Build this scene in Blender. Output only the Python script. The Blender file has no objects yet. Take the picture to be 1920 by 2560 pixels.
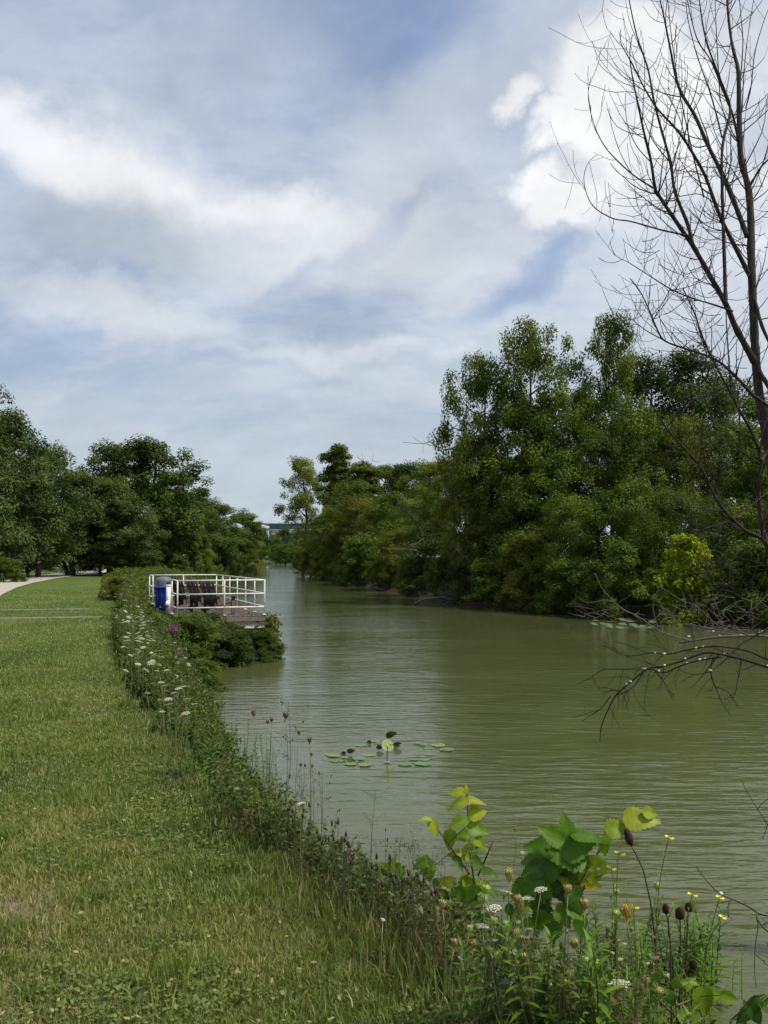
import bpy, math, random
import numpy as np
from mathutils import Vector, Matrix, Euler, Quaternion

R = np.random.default_rng(7)
random.seed(7)
sc = bpy.context.scene
COL = sc.collection
PI = math.pi

# ------------------------------------------------------------------ camera geometry
CAMZ = 3.1
F = 2213.0
HOR = 1395.0
PITCH = math.atan((HOR - 1280.0) / F)
CP, SP = math.cos(PITCH), math.sin(PITCH)
EYE = np.array([0.0, 0.0, CAMZ])

def P(u, v, Y):
    """world point on the sight line of photo pixel (u,v) at distance Y along +Y"""
    x = (u - 960.0) / F
    y = -(v - 1280.0) / F
    d = np.array([x, CP - y * SP, SP + y * CP])
    return EYE + d * (Y / d[1])

def direction(u, v):
    d = P(u, v, 1.0) - EYE
    return d / np.linalg.norm(d)

# ------------------------------------------------------------------ object helpers
def tag(o, label=None, cat=None, group=None, kind=None):
    if label: o['label'] = label
    if cat: o['category'] = cat
    if group: o['group'] = group
    if kind: o['kind'] = kind
    return o

def thing(name, label, cat, loc=(0, 0, 0), rz=0.0, group=None):
    o = bpy.data.objects.new(name, None)
    o.empty_display_size = 0.2
    COL.objects.link(o)
    o.location = loc
    o.rotation_euler = (0, 0, rz)
    return tag(o, label, cat, group)

def mesh_np(name, verts, faces, mats, tint=None, matidx=None, smooth=False):
    """faces: (N,k) array or list of such arrays"""
    if not (isinstance(faces, list) and len(faces) and isinstance(faces[0], np.ndarray) and faces[0].ndim == 2): faces = [faces]
    faces = [np.asarray(f, dtype=np.int32) for f in faces if len(f)]
    me = bpy.data.meshes.new(name)
    verts = np.asarray(verts, dtype=np.float32)
    me.vertices.add(len(verts))
    me.vertices.foreach_set('co', verts.ravel())
    idx = np.concatenate([f.ravel() for f in faces])
    tot = np.concatenate([np.full(len(f), f.shape[1], dtype=np.int32) for f in faces])
    st = np.concatenate([[0], np.cumsum(tot)[:-1]]).astype(np.int32)
    me.loops.add(len(idx)); me.loops.foreach_set('vertex_index', idx)
    me.polygons.add(len(tot))
    me.polygons.foreach_set('loop_start', st)
    me.polygons.foreach_set('loop_total', tot)
    if matidx is not None:
        me.polygons.foreach_set('material_index', np.asarray(matidx, dtype=np.int32))
    if smooth:
        me.polygons.foreach_set('use_smooth', np.ones(len(tot), dtype=bool))
    me.update(calc_edges=True)
    if tint is not None:
        a = me.attributes.new('tint', 'FLOAT', 'POINT')
        a.data.foreach_set('value', np.asarray(tint, dtype=np.float32))
    if not isinstance(mats, (list, tuple)): mats = [mats]
    for m in mats: me.materials.append(m)
    return me

def link(name, me, parent=None, loc=None):
    o = bpy.data.objects.new(name, me)
    COL.objects.link(o)
    if parent is not None: o.parent = parent
    if loc is not None: o.location = loc
    return o

class MB:
    """collects boxes / tubes / leaves into one mesh"""
    def __init__(s): s.v = []; s.f = {}; s.n = 0; s.t = []
    def add(s, v, f, t=0.5):
        v = np.asarray(v, dtype=float).reshape(-1, 3); f = np.asarray(f, dtype=int)
        s.f.setdefault(f.shape[1], []).append(f + s.n)
        s.v.append(v); s.n += len(v)
        s.t.append(np.broadcast_to(np.asarray(t, dtype=float), (len(v),)) if np.ndim(t) == 0 or len(np.atleast_1d(t)) == len(v) else np.full(len(v), .5))
    def box(s, c, size, rot=None, t=0.5, bev=0.0):
        hx, hy, hz = [a / 2 for a in size]
        if bev <= 0:
            v = np.array([[x, y, z] for x in (-hx, hx) for y in (-hy, hy) for z in (-hz, hz)])
            f = [[0,1,3,2],[4,6,7,5],[0,4,5,1],[2,3,7,6],[0,2,6,4],[1,5,7,3]]
            if rot is not None: v = v @ np.array(rot).T
            s.add(v + np.array(c), f, t)
        else:
            b = min(bev, hx*.9, hy*.9, hz*.9)
            v = []; f = []
            for sx in (-1, 1):
                for sy in (-1, 1):
                    for sz in (-1, 1):
                        v += [[sx*hx, sy*(hy-b), sz*(hz-b)], [sx*(hx-b), sy*hy, sz*(hz-b)], [sx*(hx-b), sy*(hy-b), sz*hz]]
            I = lambda sx, sy, sz, k: ((sx > 0)*4 + (sy > 0)*2 + (sz > 0))*3 + k
            q = []; tr = []
            for a in (-1, 1):
                q.append([I(a,-1,-1,0), I(a,1,-1,0), I(a,1,1,0), I(a,-1,1,0)][::a])
                q.append([I(-1,a,-1,1), I(-1,a,1,1), I(1,a,1,1), I(1,a,-1,1)][::a])
                q.append([I(-1,-1,a,2), I(1,-1,a,2), I(1,1,a,2), I(-1,1,a,2)][::a])
                for b2 in (-1, 1):
                    q.append([I(a,b2,-1,0), I(a,b2,1,0), I(a,b2,1,1), I(a,b2,-1,1)])
                    q.append([I(a,-1,b2,0), I(a,1,b2,0), I(a,1,b2,2), I(a,-1,b2,2)])
                    q.append([I(-1,a,b2,1), I(1,a,b2,1), I(1,a,b2,2), I(-1,a,b2,2)])
                    for c2 in (-1, 1): tr.append([I(a,b2,c2,0), I(a,b2,c2,1), I(a,b2,c2,2)])
            v = np.array(v)
            if rot is not None: v = v @ np.array(rot).T
            v = v + np.array(c)
            s.add(v, q, t)
            s.f.setdefault(3, []).append(np.array(tr) + s.n - len(v))
    def tube(s, pts, rad, k=6, t=0.5, cap=True):
        pts = np.asarray(pts, dtype=float); n = len(pts)
        rad = np.broadcast_to(np.asarray(rad, dtype=float), (n,))
        d = np.gradient(pts, axis=0)
        d /= (np.linalg.norm(d, axis=1, keepdims=True) + 1e-9)
        ref = np.array([0, 0, 1.0]) if abs(d[:, 2]).mean() < .8 else np.array([1.0, 0, 0])
        a = np.cross(d, ref); a /= (np.linalg.norm(a, axis=1, keepdims=True) + 1e-9)
        b = np.cross(d, a)
        th = np.arange(k) / k * 2 * PI
        ring = pts[:, None, :] + rad[:, None, None] * (np.cos(th)[None, :, None] * a[:, None, :] + np.sin(th)[None, :, None] * b[:, None, :])
        v = ring.reshape(-1, 3)
        i = np.arange(n - 1)[:, None] * k; j = np.arange(k)[None, :]; j2 = (j + 1) % k
        f = np.stack([i + j, i + j2, i + k + j2, i + k + j], axis=-1).reshape(-1, 4)
        s.add(v, f, t)
        if cap:
            base = s.n - len(v)
            for off, rev in ((0, True), ((n - 1) * k, False)):
                idx = [base + off + q for q in range(k)]
                if rev: idx = idx[::-1]
                s.f.setdefault(k, []).append(np.array([idx]))
    def lathe(s, prof, c=(0, 0, 0), k=20, t=0.5, sx=1, sy=1):
        th = np.arange(k) / k * 2 * PI
        prof = np.asarray(prof, dtype=float); n = len(prof)
        v = np.stack([prof[:, None, 0] * np.cos(th) * sx, prof[:, None, 0] * np.sin(th) * sy, np.broadcast_to(prof[:, None, 1], (n, k))], -1).reshape(-1, 3)
        i = np.arange(n - 1)[:, None] * k; j = np.arange(k)[None, :]; j2 = (j + 1) % k
        f = np.stack([i + j, i + j2, i + k + j2, i + k + j], axis=-1).reshape(-1, 4)
        s.add(v + np.array(c), f, t)
    def mesh(s, name, mat, smooth=False):
        fs = [np.concatenate(a) for a in s.f.values()]
        return mesh_np(name, np.concatenate(s.v), fs, mat, tint=np.concatenate(s.t), smooth=smooth)
    def build(s, name, mat, parent=None, smooth=False, loc=None):
        return link(name, s.mesh(name, mat, smooth), parent, loc)

def unit(v):
    return v / (np.linalg.norm(v, axis=-1, keepdims=True) + 1e-9)

def leaf_quads(c, nrm, size, aspect=.55, fold=.18, rng=R, up_bias=0.0, along=None):
    """four-cornered folded leaves, arrays in and out"""
    n = len(c)
    r = rng.normal(size=(n, 3)) if along is None else along
    t = unit(r - nrm * np.sum(r * nrm, 1, keepdims=True))
    b = np.cross(nrm, t)
    L = size[:, None]
    v = np.stack([c - t * L * .5, c + b * L * aspect * .5 - nrm * L * fold * .3, c + t * L * .5 - nrm * L * fold, c - b * L * aspect * .5 - nrm * L * fold * .3], 1)
    f = np.arange(4 * n).reshape(n, 4)
    return v.reshape(-1, 3), f

# ------------------------------------------------------------------ materials
def nt(m):
    m.use_nodes = True
    t = m.node_tree; t.nodes.clear()
    return t, t.nodes, t.links

def N(nodes, kind, **kw):
    n = nodes.new(kind)
    for k, v in kw.items():
        if k == 'inp':
            for a, b in v.items(): n.inputs[a].default_value = b
        else: setattr(n, k, v)
    return n

def ramp(nodes, stops, interp='LINEAR'):
    r = nodes.new('ShaderNodeValToRGB')
    r.color_ramp.interpolation = interp
    el = r.color_ramp.elements
    while len(el) > 1: el.remove(el[-1])
    el[0].position = stops[0][0]; el[0].color = (*stops[0][1], 1)
    for p, c in stops[1:]:
        e = el.new(p); e.color = (*c, 1)
    return r

def foliage_mat(name, stops, transl=.35, rough=.5, objcol=True, spec=.3):
    m = bpy.data.materials.new(name); t, n, l = nt(m)
    a = N(n, 'ShaderNodeAttribute', attribute_name='tint')
    r = ramp(n, stops)
    l.new(a.outputs['Fac'], r.inputs[0])
    colout = r.outputs[0]
    if objcol:
        oi = N(n, 'ShaderNodeObjectInfo')
        mx = N(n, 'ShaderNodeMix', data_type='RGBA', blend_type='MULTIPLY'); mx.inputs['Factor'].default_value = 1
        l.new(colout, mx.inputs['A']); l.new(oi.outputs['Color'], mx.inputs['B'])
        colout = mx.outputs['Result']
    p = N(n, 'ShaderNodeBsdfPrincipled', inp={'Roughness': rough, 'Specular IOR Level': spec})
    tr = N(n, 'ShaderNodeBsdfTranslucent')
    l.new(colout, p.inputs['Base Color'])
    tc = N(n, 'ShaderNodeMix', data_type='RGBA', blend_type='MULTIPLY'); tc.inputs['Factor'].default_value = 1
    tc.inputs['B'].default_value = (1.25, 1.3, .6, 1)
    l.new(colout, tc.inputs['A']); l.new(tc.outputs['Result'], tr.inputs[0])
    ms = N(n, 'ShaderNodeMixShader', inp={0: transl})
    o = N(n, 'ShaderNodeOutputMaterial')
    l.new(p.outputs[0], ms.inputs[1]); l.new(tr.outputs[0], ms.inputs[2]); l.new(ms.outputs[0], o.inputs[0])
    return m

def noisy_mat(name, c1, c2, scale=8, rough=.7, bump=.2, bscale=None, detail=5, stretch=(1, 1, 1), spec=.3, metallic=0, c3=None):
    m = bpy.data.materials.new(name); t, n, l = nt(m)
    tc = N(n, 'ShaderNodeTexCoord'); mp = N(n, 'ShaderNodeMapping'); mp.inputs['Scale'].default_value = stretch
    l.new(tc.outputs['Object'], mp.inputs[0])
    nz = N(n, 'ShaderNodeTexNoise', inp={'Scale': scale, 'Detail': detail, 'Roughness': .65})
    l.new(mp.outputs[0], nz.inputs['Vector'])
    st = [(.3, c1), (.7, c2)]
    if c3: st = [(.25, c1), (.55, c2), (.75, c3)]
    r = ramp(n, st); l.new(nz.outputs[0], r.inputs[0])
    p = N(n, 'ShaderNodeBsdfPrincipled', inp={'Roughness': rough, 'Specular IOR Level': spec, 'Metallic': metallic})
    l.new(r.outputs[0], p.inputs['Base Color'])
    if bump:
        nb = N(n, 'ShaderNodeTexNoise', inp={'Scale': bscale or scale * 3, 'Detail': 6})
        l.new(mp.outputs[0], nb.inputs['Vector'])
        b = N(n, 'ShaderNodeBump', inp={'Strength': bump, 'Distance': .02})
        l.new(nb.outputs[0], b.inputs['Height']); l.new(b.outputs[0], p.inputs['Normal'])
    o = N(n, 'ShaderNodeOutputMaterial'); l.new(p.outputs[0], o.inputs[0])
    return m

M = {}
# tree leaves: neutral green ramp, hue shifted per object through Object Color
M['leaf'] = foliage_mat('tree_leaf', [(0, (.030, .056, .009)), (.35, (.070, .112, .018)), (.7, (.120, .168, .027)), (1, (.18, .215, .036))], transl=.3, rough=.65, spec=.14)
M['leaf_shiny'] = foliage_mat('willow_leaf', [(0, (.032, .056, .012)), (.5, (.055, .090, .018)), (1, (.11, .145, .040))], transl=.25, rough=.6, spec=.2)
M['weed'] = foliage_mat('weed_leaf', [(0, (.030, .062, .010)), (.35, (.060, .108, .018)), (.6, (.11, .145, .025)), (.8, (.15, .175, .04)), (.93, (.14, .105, .045)), (1, (.13, .065, .035))], transl=.35)
M['grass'] = foliage_mat('grass_blade', [(0, (.050, .090, .018)), (.3, (.115, .165, .034)), (.6, (.195, .232, .052)), (.8, (.27, .275, .085)), (.92, (.33, .29, .14)), (1, (.42, .36, .21))], transl=.3, objcol=False, rough=.55)
M['fresh'] = foliage_mat('fresh_leaf', [(0, (.045, .115, .020)), (.4, (.115, .235, .024)), (.75, (.24, .35, .025)), (1, (.46, .44, .035))], transl=.5, rough=.45, objcol=False)
def blemish(m):
    t = m.node_tree; n = t.nodes; l = t.links
    p = [x for x in n if x.type == 'BSDF_PRINCIPLED'][0]; r = [x for x in n if x.type == 'VALTORGB'][0]
    tc = N(n, 'ShaderNodeTexCoord'); z = N(n, 'ShaderNodeTexNoise', inp={'Scale': 70.0, 'Detail': 4, 'Roughness': .6}); l.new(tc.outputs['Object'], z.inputs['Vector'])
    z2 = N(n, 'ShaderNodeTexNoise', inp={'Scale': 22.0, 'Detail': 3}); l.new(tc.outputs['Object'], z2.inputs['Vector'])
    k = ramp(n, [(.66, (0, 0, 0)), (.72, (1, 1, 1))]); l.new(z.outputs[0], k.inputs[0])
    v = ramp(n, [(.3, (.72, .78, .7)), (.7, (1.2, 1.15, 1.1))]); l.new(z2.outputs[0], v.inputs[0])
    a = N(n, 'ShaderNodeMix', data_type='RGBA', blend_type='MULTIPLY'); a.inputs['Factor'].default_value = 1; l.new(r.outputs[0], a.inputs['A']); l.new(v.outputs[0], a.inputs['B'])
    b = N(n, 'ShaderNodeMix', data_type='RGBA'); l.new(k.outputs[0], b.inputs['Factor']); l.new(a.outputs['Result'], b.inputs['A']); b.inputs['B'].default_value = (.11, .075, .03, 1)
    for lk in list(l):
        if lk.from_node == r and lk.to_node != a: 
            to = lk.to_socket; l.remove(lk); l.new(b.outputs['Result'], to)
    bp = N(n, 'ShaderNodeBump', inp={'Strength': .5, 'Distance': .004}); l.new(z.outputs[0], bp.inputs['Height']); l.new(bp.outputs[0], p.inputs['Normal'])
blemish(M['fresh'])
M['stem'] = foliage_mat('plant_stem', [(0, (.06, .035, .022)), (.5, (.10, .12, .04)), (1, (.28, .26, .10))], transl=.05, objcol=False)
M['bark'] = noisy_mat('bark', (.035, .028, .022), (.10, .085, .07), scale=6, bump=.8, stretch=(4, 4, .7))
M['deadbark'] = noisy_mat('dead_bark', (.018, .013, .010), (.05, .038, .030), scale=10, bump=.6, stretch=(3, 3, 1), rough=.85)
M['palewood'] = noisy_mat('bare_wood', (.075, .065, .05), (.20, .175, .14), scale=9, bump=.5, stretch=(3, 3, 1), rough=.85)
M['fleck'] = noisy_mat('white_fungus', (.45, .43, .38), (.7, .68, .62), scale=30, bump=.3)
M['whitepaint'] = noisy_mat('white_paint', (.42, .38, .31), (.68, .68, .63), scale=5, rough=.55, bump=.1, c3=(.76, .76, .72))
M['pvc'] = noisy_mat('white_plastic', (.72, .73, .74), (.82, .83, .84), scale=5, rough=.35, bump=0)
M['deckwood'] = noisy_mat('deck_wood', (.055, .042, .036), (.13, .105, .09), scale=5, bump=.4, stretch=(1, 8, 8))
M['chairwood'] = noisy_mat('chair_wood', (.055, .040, .034), (.095, .072, .060), scale=6, bump=.3, stretch=(6, 6, 1))
M['beamwood'] = noisy_mat('beam_wood', (.24, .23, .17), (.46, .44, .36), scale=4, bump=.3, stretch=(1, 1, 5))
M['bluebin'] = noisy_mat('blue_plastic', (.014, .024, .22), (.02, .05, .46), scale=7, rough=.35, bump=0, spec=.5)
M['greylid'] = noisy_mat('grey_plastic', (.10, .11, .13), (.15, .16, .18), scale=3, rough=.5, bump=0)
M['blackhole'] = noisy_mat('dark_opening', (.01, .01, .01), (.015, .015, .015), bump=0)
M['red'] = noisy_mat('red_sticker', (.5, .06, .08), (.6, .08, .1), bump=0)
M['umbel'] = foliage_mat('white_petals', [(0, (.52, .56, .40)), (1, (.82, .83, .72))], transl=.25, objcol=False, rough=.6)
M['nest'] = foliage_mat('carrot_nest', [(0, (.16, .14, .055)), (.5, (.36, .34, .14)), (1, (.55, .55, .28))], transl=.15, objcol=True, rough=.7)
M['teasel'] = foliage_mat('teasel_head', [(0, (.028, .012, .010)), (.6, (.075, .035, .026)), (1, (.15, .09, .06))], transl=.05, objcol=False, rough=.8)
M['yellow'] = foliage_mat('yellow_petals', [(0, (.75, .62, .03)), (1, (.9, .85, .12))], transl=.3, objcol=False)
M['purple'] = foliage_mat('purple_petals', [(0, (.13, .012, .16)), (1, (.38, .05, .42))], transl=.3, objcol=False)
M['pad'] = foliage_mat('lily_pad', [(0, (.09, .15, .06)), (.6, (.16, .23, .11)), (1, (.30, .34, .20))], transl=.15, objcol=True, rough=.55, spec=.2)
M['concrete'] = noisy_mat('concrete', (.13, .13, .085), (.24, .23, .17), scale=3, bump=.2)
M['pathmat'] = noisy_mat('path_surface', (.36, .32, .27), (.46, .41, .35), scale=2, bump=.3, bscale=60)
M['spike'] = noisy_mat('brown_spikes', (.022, .016, .012), (.06, .045, .03), scale=20)

# ------------------------------------------------------------------ terrain
CREST = np.array([(-40, 16), (-10, 9), (-2, 5), (1.5, 2), (3.2, .55), (4.2, -.08), (5.7, -.95), (8.3, -1.9), (12.3, -3.4), (18.4, -5.4), (28, -8.1), (36, -10.6), (60, -15.5), (100, -22), (146, -27.5), (236, -38), (480, -66), (700, -90)])
WATER = np.array([(-40, 22), (-10, 15), (-2, 9), (2.5, 5.0), (5, 2.3), (6.5, .85), (8, -.25), (9.7, -1.05), (11.3, -1.6), (13.6, -2.35), (17, -3.4), (22, -5), (26, -6.3), (40, -9.5), (80, -15.4), (146, -23.7), (236, -33), (480, -60), (700, -84)])
RIGHT = np.array([(-40, 30), (-10, 26), (20, 22.5), (30, 20), (39, 16.8), (47, 11.8), (55, 7.8), (66, 3.4), (90, -1.3), (137, -7.9), (190, -17), (300, -28), (480, -46), (700, -60)])
def Xc(y): return np.interp(y, CREST[:, 0], CREST[:, 1])
def Xw(y): return np.interp(y, WATER[:, 0], WATER[:, 1])
def Xr(y): return np.interp(y, RIGHT[:, 0], RIGHT[:, 1])
LAWN = 1.4
def sstep(t):
    t = np.clip(t, 0, 1); return t * t * (3 - 2 * t)
def ground(x, y):
    x = np.asarray(x, dtype=float); y = np.asarray(y, dtype=float)
    c, w, r = Xc(y), Xw(y), Xr(y)
    und = (.03 * np.sin(x * .9 + y * .35) + .025 * np.sin(y * .8 - x * .4)) * np.clip((38 - y) / 20, 0, 1)
    near = np.clip((c - x) / 1.5, 0, 1)
    t = (x - c) / (w - c)
    z = np.where(x <= c, LAWN + und * near, LAWN - LAWN * (.25 * sstep(t) + .75 * (1 - (1 - np.clip(t, 0, 1)) ** 1.7)))
    z = np.where(x > w, -1.0 * np.clip((x - w) / 2, 0, 1), z)
    zr = np.clip((x - r) / 3.0, -0.4, 1) * 1.7
    mid = (w + r) / 2
    z = np.where(x > mid, zr, z)
    z = np.where(y > 500, np.maximum(z, np.clip((y - 500) / 10, 0, 1) * 1.6), z)
    return z

def gpt(u, v, z=LAWN):
    """point of the plane at height z seen at pixel (u,v)"""
    a = P(u, v, 1.0) - EYE
    s = (z - CAMZ) / a[2]
    return EYE + a * s

def grid_sheet():
    ys = np.unique(np.concatenate([np.linspace(-40, 0, 30), np.linspace(0, 20, 101), np.linspace(20, 60, 81), np.linspace(60, 200, 90), np.linspace(200, 515, 60), np.array([600, 900, 1500, 2500, 4000.])]))
    rows = []
    for y in ys:
        c, w, r = Xc(y), Xw(y), Xr(y)
        xs = np.concatenate([[c - 2500, c - 900, c - 300, c - 150], np.linspace(c - 80, c - 12, 35), np.linspace(c - 11.5, c - .3, 40), np.linspace(c, w, 12), np.linspace(w + .15, w + 2, 6), np.linspace(w + 2.3, r - .3, 12), np.linspace(r, r + 3, 8), np.linspace(r + 4, r + 40, 10), [r + 150, r + 500, r + 2500]])
        rows.append(np.stack([xs, np.full_like(xs, y), ground(xs, y)], 1))
    V = np.stack(rows); ny, nx = V.shape[:2]
    i = np.arange(ny - 1)[:, None] * nx; j = np.arange(nx - 1)[None, :]
    f = np.stack([i + j, i + j + 1, i + j + nx + 1, i + j + nx], -1).reshape(-1, 4)
    return V.reshape(-1, 3), f

def ground_material():
    m = bpy.data.materials.new('ground_grass'); t, n, l = nt(m)
    tc = N(n, 'ShaderNodeTexCoord')
    big = N(n, 'ShaderNodeTexNoise', inp={'Scale': .55, 'Detail': 5, 'Roughness': .6}); l.new(tc.outputs['Object'], big.inputs['Vector'])
    mpf = N(n, 'ShaderNodeMapping'); l.new(tc.outputs['Object'], mpf.inputs[0])
    fine = N(n, 'ShaderNodeTexNoise', inp={'Scale': 14, 'Detail': 8, 'Roughness': .75}); l.new(mpf.outputs[0], fine.inputs['Vector'])
    r1 = ramp(n, [(.28, (.060, .100, .022)), (.5, (.090, .135, .030)), (.66, (.125, .150, .042)), (.76, (.17, .16, .065))]); l.new(big.outputs[0], r1.inputs[0])
    r2 = ramp(n, [(.3, (.45, .5, .42)), (.6, (1.1, 1.1, 1.0)), (.75, (1.6, 1.45, 1.4))]); l.new(fine.outputs[0], r2.inputs[0])
    mx = N(n, 'ShaderNodeMix', data_type='RGBA', blend_type='MULTIPLY'); mx.inputs['Factor'].default_value = 1
    l.new(r1.outputs[0], mx.inputs['A']); l.new(r2.outputs[0], mx.inputs['B'])
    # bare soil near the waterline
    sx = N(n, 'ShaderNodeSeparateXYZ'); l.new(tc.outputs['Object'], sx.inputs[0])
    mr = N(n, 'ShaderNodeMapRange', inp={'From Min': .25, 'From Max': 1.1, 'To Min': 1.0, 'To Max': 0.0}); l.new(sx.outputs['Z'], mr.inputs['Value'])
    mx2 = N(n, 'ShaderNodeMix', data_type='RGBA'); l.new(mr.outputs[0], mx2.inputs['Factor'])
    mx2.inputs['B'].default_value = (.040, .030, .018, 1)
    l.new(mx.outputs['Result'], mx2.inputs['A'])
    # earthy worn spots at the near left
    pz = N(n, 'ShaderNodeTexNoise', inp={'Scale': .8, 'Detail': 6, 'Roughness': .7}); l.new(tc.outputs['Object'], pz.inputs['Vector'])
    rr = ramp(n, [(.60, (0, 0, 0)), (.72, (1, 1, 1))]); l.new(pz.outputs[0], rr.inputs[0])
    mx3 = N(n, 'ShaderNodeMix', data_type='RGBA'); l.new(rr.outputs[0], mx3.inputs['Factor'])
    l.new(mx2.outputs['Result'], mx3.inputs['A']); mx3.inputs['B'].default_value = (.15, .115, .07, 1)
    last = mx3.outputs['Result']
    for (cx, cy, rad_) in ((-1.85, 4.25, .5), (-1.55, 3.3, .4)):
        ds = N(n, 'ShaderNodeVectorMath', operation='DISTANCE'); l.new(tc.outputs['Object'], ds.inputs[0]); ds.inputs[1].default_value = (cx, cy, LAWN)
        mr_ = N(n, 'ShaderNodeMapRange', inp={'From Min': rad_ * 1.1, 'From Max': rad_ * .6, 'To Min': 0.0, 'To Max': 1.0}); l.new(ds.outputs['Value'], mr_.inputs['Value'])
        mq = N(n, 'ShaderNodeMix', data_type='RGBA'); l.new(mr_.outputs[0], mq.inputs['Factor']); l.new(last, mq.inputs['A']); mq.inputs['B'].default_value = (.24, .185, .125, 1); last = mq.outputs['Result']
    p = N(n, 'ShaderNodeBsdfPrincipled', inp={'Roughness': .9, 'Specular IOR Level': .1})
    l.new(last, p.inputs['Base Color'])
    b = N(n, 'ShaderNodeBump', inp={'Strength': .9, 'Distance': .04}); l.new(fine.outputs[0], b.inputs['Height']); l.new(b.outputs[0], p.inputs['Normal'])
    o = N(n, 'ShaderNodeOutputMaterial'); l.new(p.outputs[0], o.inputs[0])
    return m
M['ground'] = ground_material()
gv, gf = grid_sheet()
tag(link('ground', mesh_np('ground', gv, gf, M['ground'], smooth=True)), kind='structure')

# ------------------------------------------------------------------ water
def water_material():
    m = bpy.data.materials.new('canal_water'); t, n, l = nt(m)
    tc = N(n, 'ShaderNodeTexCoord')
    def wave(scale, stretch, rot, detail=3, dist=.6):
        mp = N(n, 'ShaderNodeMapping'); mp.inputs['Scale'].default_value = stretch; mp.inputs['Rotation'].default_value = (0, 0, rot)
        l.new(tc.outputs['Object'], mp.inputs[0])
        z = N(n, 'ShaderNodeTexNoise', inp={'Scale': scale, 'Detail': detail, 'Roughness': .5, 'Distortion': dist})
        l.new(mp.outputs[0], z.inputs['Vector']); return z
    w1 = wave(6.0, (.26, 1, 1), .07, 4, .25)
    w2 = wave(3.6, (.36, 1, 1), -.16, 3, .3)
    w3 = wave(.55, (.6, 1, 1), .1, 2)
    calm = wave(.16, (.5, 1, 1), .3, 3)
    rc = ramp(n, [(.36, (.45,)*3), (.62, (1,)*3)]); l.new(calm.outputs[0], rc.inputs[0])
    s1 = N(n, 'ShaderNodeMath', operation='ADD'); l.new(w1.outputs[0], s1.inputs[0]); l.new(w2.outputs[0], s1.inputs[1])
    s2 = N(n, 'ShaderNodeMath', operation='MULTIPLY_ADD', inp={1: 1.3}); l.new(w3.outputs[0], s2.inputs[0]); l.new(s1.outputs[0], s2.inputs[2])
    s3 = N(n, 'ShaderNodeMath', operation='MULTIPLY'); l.new(s2.outputs[0], s3.inputs[0]); l.new(rc.outputs[0], s3.inputs[1])
    b = N(n, 'ShaderNodeBump', inp={'Strength': 1.0, 'Distance': .022}); l.new(s3.outputs[0], b.inputs['Height'])
    murk = wave(.25, (1, 1, 1), 0, 3)
    rm = ramp(n, [(.3, (.064, .075, .026)), (.7, (.080, .092, .034))]); l.new(murk.outputs[0], rm.inputs[0])
    p = N(n, 'ShaderNodeBsdfPrincipled', inp={'Roughness': .04, 'IOR': 1.333, 'Specular IOR Level': .5})
    l.new(rm.outputs[0], p.inputs['Base Color']); l.new(b.outputs[0], p.inputs['Normal'])
    o = N(n, 'ShaderNodeOutputMaterial'); l.new(p.outputs[0], o.inputs[0])
    return m
M['water'] = water_material()
def water_sheet():
    ys = np.array([-38, -10, -2, 2.5, 5, 6.5, 8, 9.7, 11.3, 13.6, 17, 22, 26, 30, 39, 47, 55, 66, 90, 137, 190, 300, 480, 508.])
    V = []
    for y in ys: V += [[Xw(y) - .6, y, 0], [Xr(y) + .6, y, 0]]
    n = len(ys); i = np.arange(n - 1) * 2
    return V, np.stack([i, i + 1, i + 3, i + 2], 1)
wv, wf = water_sheet()
tag(link('water', mesh_np('water', wv, wf, M['water'])), kind='structure')

# ------------------------------------------------------------------ paths
def ribbon(name, L, Rr, mat, dz=.012):
    """L, Rr: matching lists of (x,y)"""
    V = []; n = len(L)
    for a, b in zip(L, Rr):
        for k in range(5):
            q = (np.array(a) * (4 - k) + np.array(b) * k) / 4
            V.append([q[0], q[1], float(ground(q[0], q[1])) + dz])
    f = []
    for i in range(n - 1):
        for k in range(4): f.append([i*5+k, i*5+k+1, i*5+k+6, i*5+k+5])
    return tag(link(name, mesh_np(name, V, f, mat, smooth=True)), kind='structure')
def dense(pts, n=60):
    pts = np.array(pts, dtype=float); t = np.linspace(0, len(pts) - 1, n); k = np.arange(len(pts))
    return np.stack([np.interp(t, k, pts[:, 0]), np.interp(t, k, pts[:, 1])], 1)
pl = [(-15.2, -30), (-14.2, 0), (-15.2, 20), (-18.6, 34), (-22.8, 50), (-27.6, 64), (-31.0, 75), (-33.6, 86), (-37, 104), (-43, 140)]
pr = [(-11.0, -30), (-10.6, 0), (-11.4, 20), (-14.6, 33), (-17.8, 41.5), (-20.9, 50.5), (-23.6, 59.5), (-27.0, 73), (-31.0, 93), (-37.5, 134)]
ribbon('path', dense(pl), dense(pr), M['pathmat'], .03)
ribbon('side_path', dense([(-80, 84), (-50, 90), (-33, 103)], 30), dense([(-80, 81.5), (-50, 87.2), (-32.5, 99.5)], 30), M['pathmat'], .025)

def walk_strip(name, y0, x0, x1, w):
    V = []; f = []
    xs = np.linspace(x0, x1, 24)
    for i, x in enumerate(xs):
        yy = y0 + .05 * math.sin(x * 1.3)
        z = float(ground(x, yy))
        V += [[x, yy - w/2, z - .04], [x, yy - w/2, z + .03], [x, yy + w/2, z + .034], [x, yy + w/2, z - .04]]
    for i in range(len(xs) - 1):
        a = i * 4
        f += [[a, a+4, a+5, a+1], [a+1, a+5, a+6, a+2], [a+2, a+6, a+7, a+3]]
    return tag(link(name, mesh_np(name, V, f, M['concrete'])), kind='structure')
walk_strip('walkway_edge', 25.3, -14.2, -8.0, .13)
walk_strip('walkway_edge', 29.0, -14.2, -9.6, .10)

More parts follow.
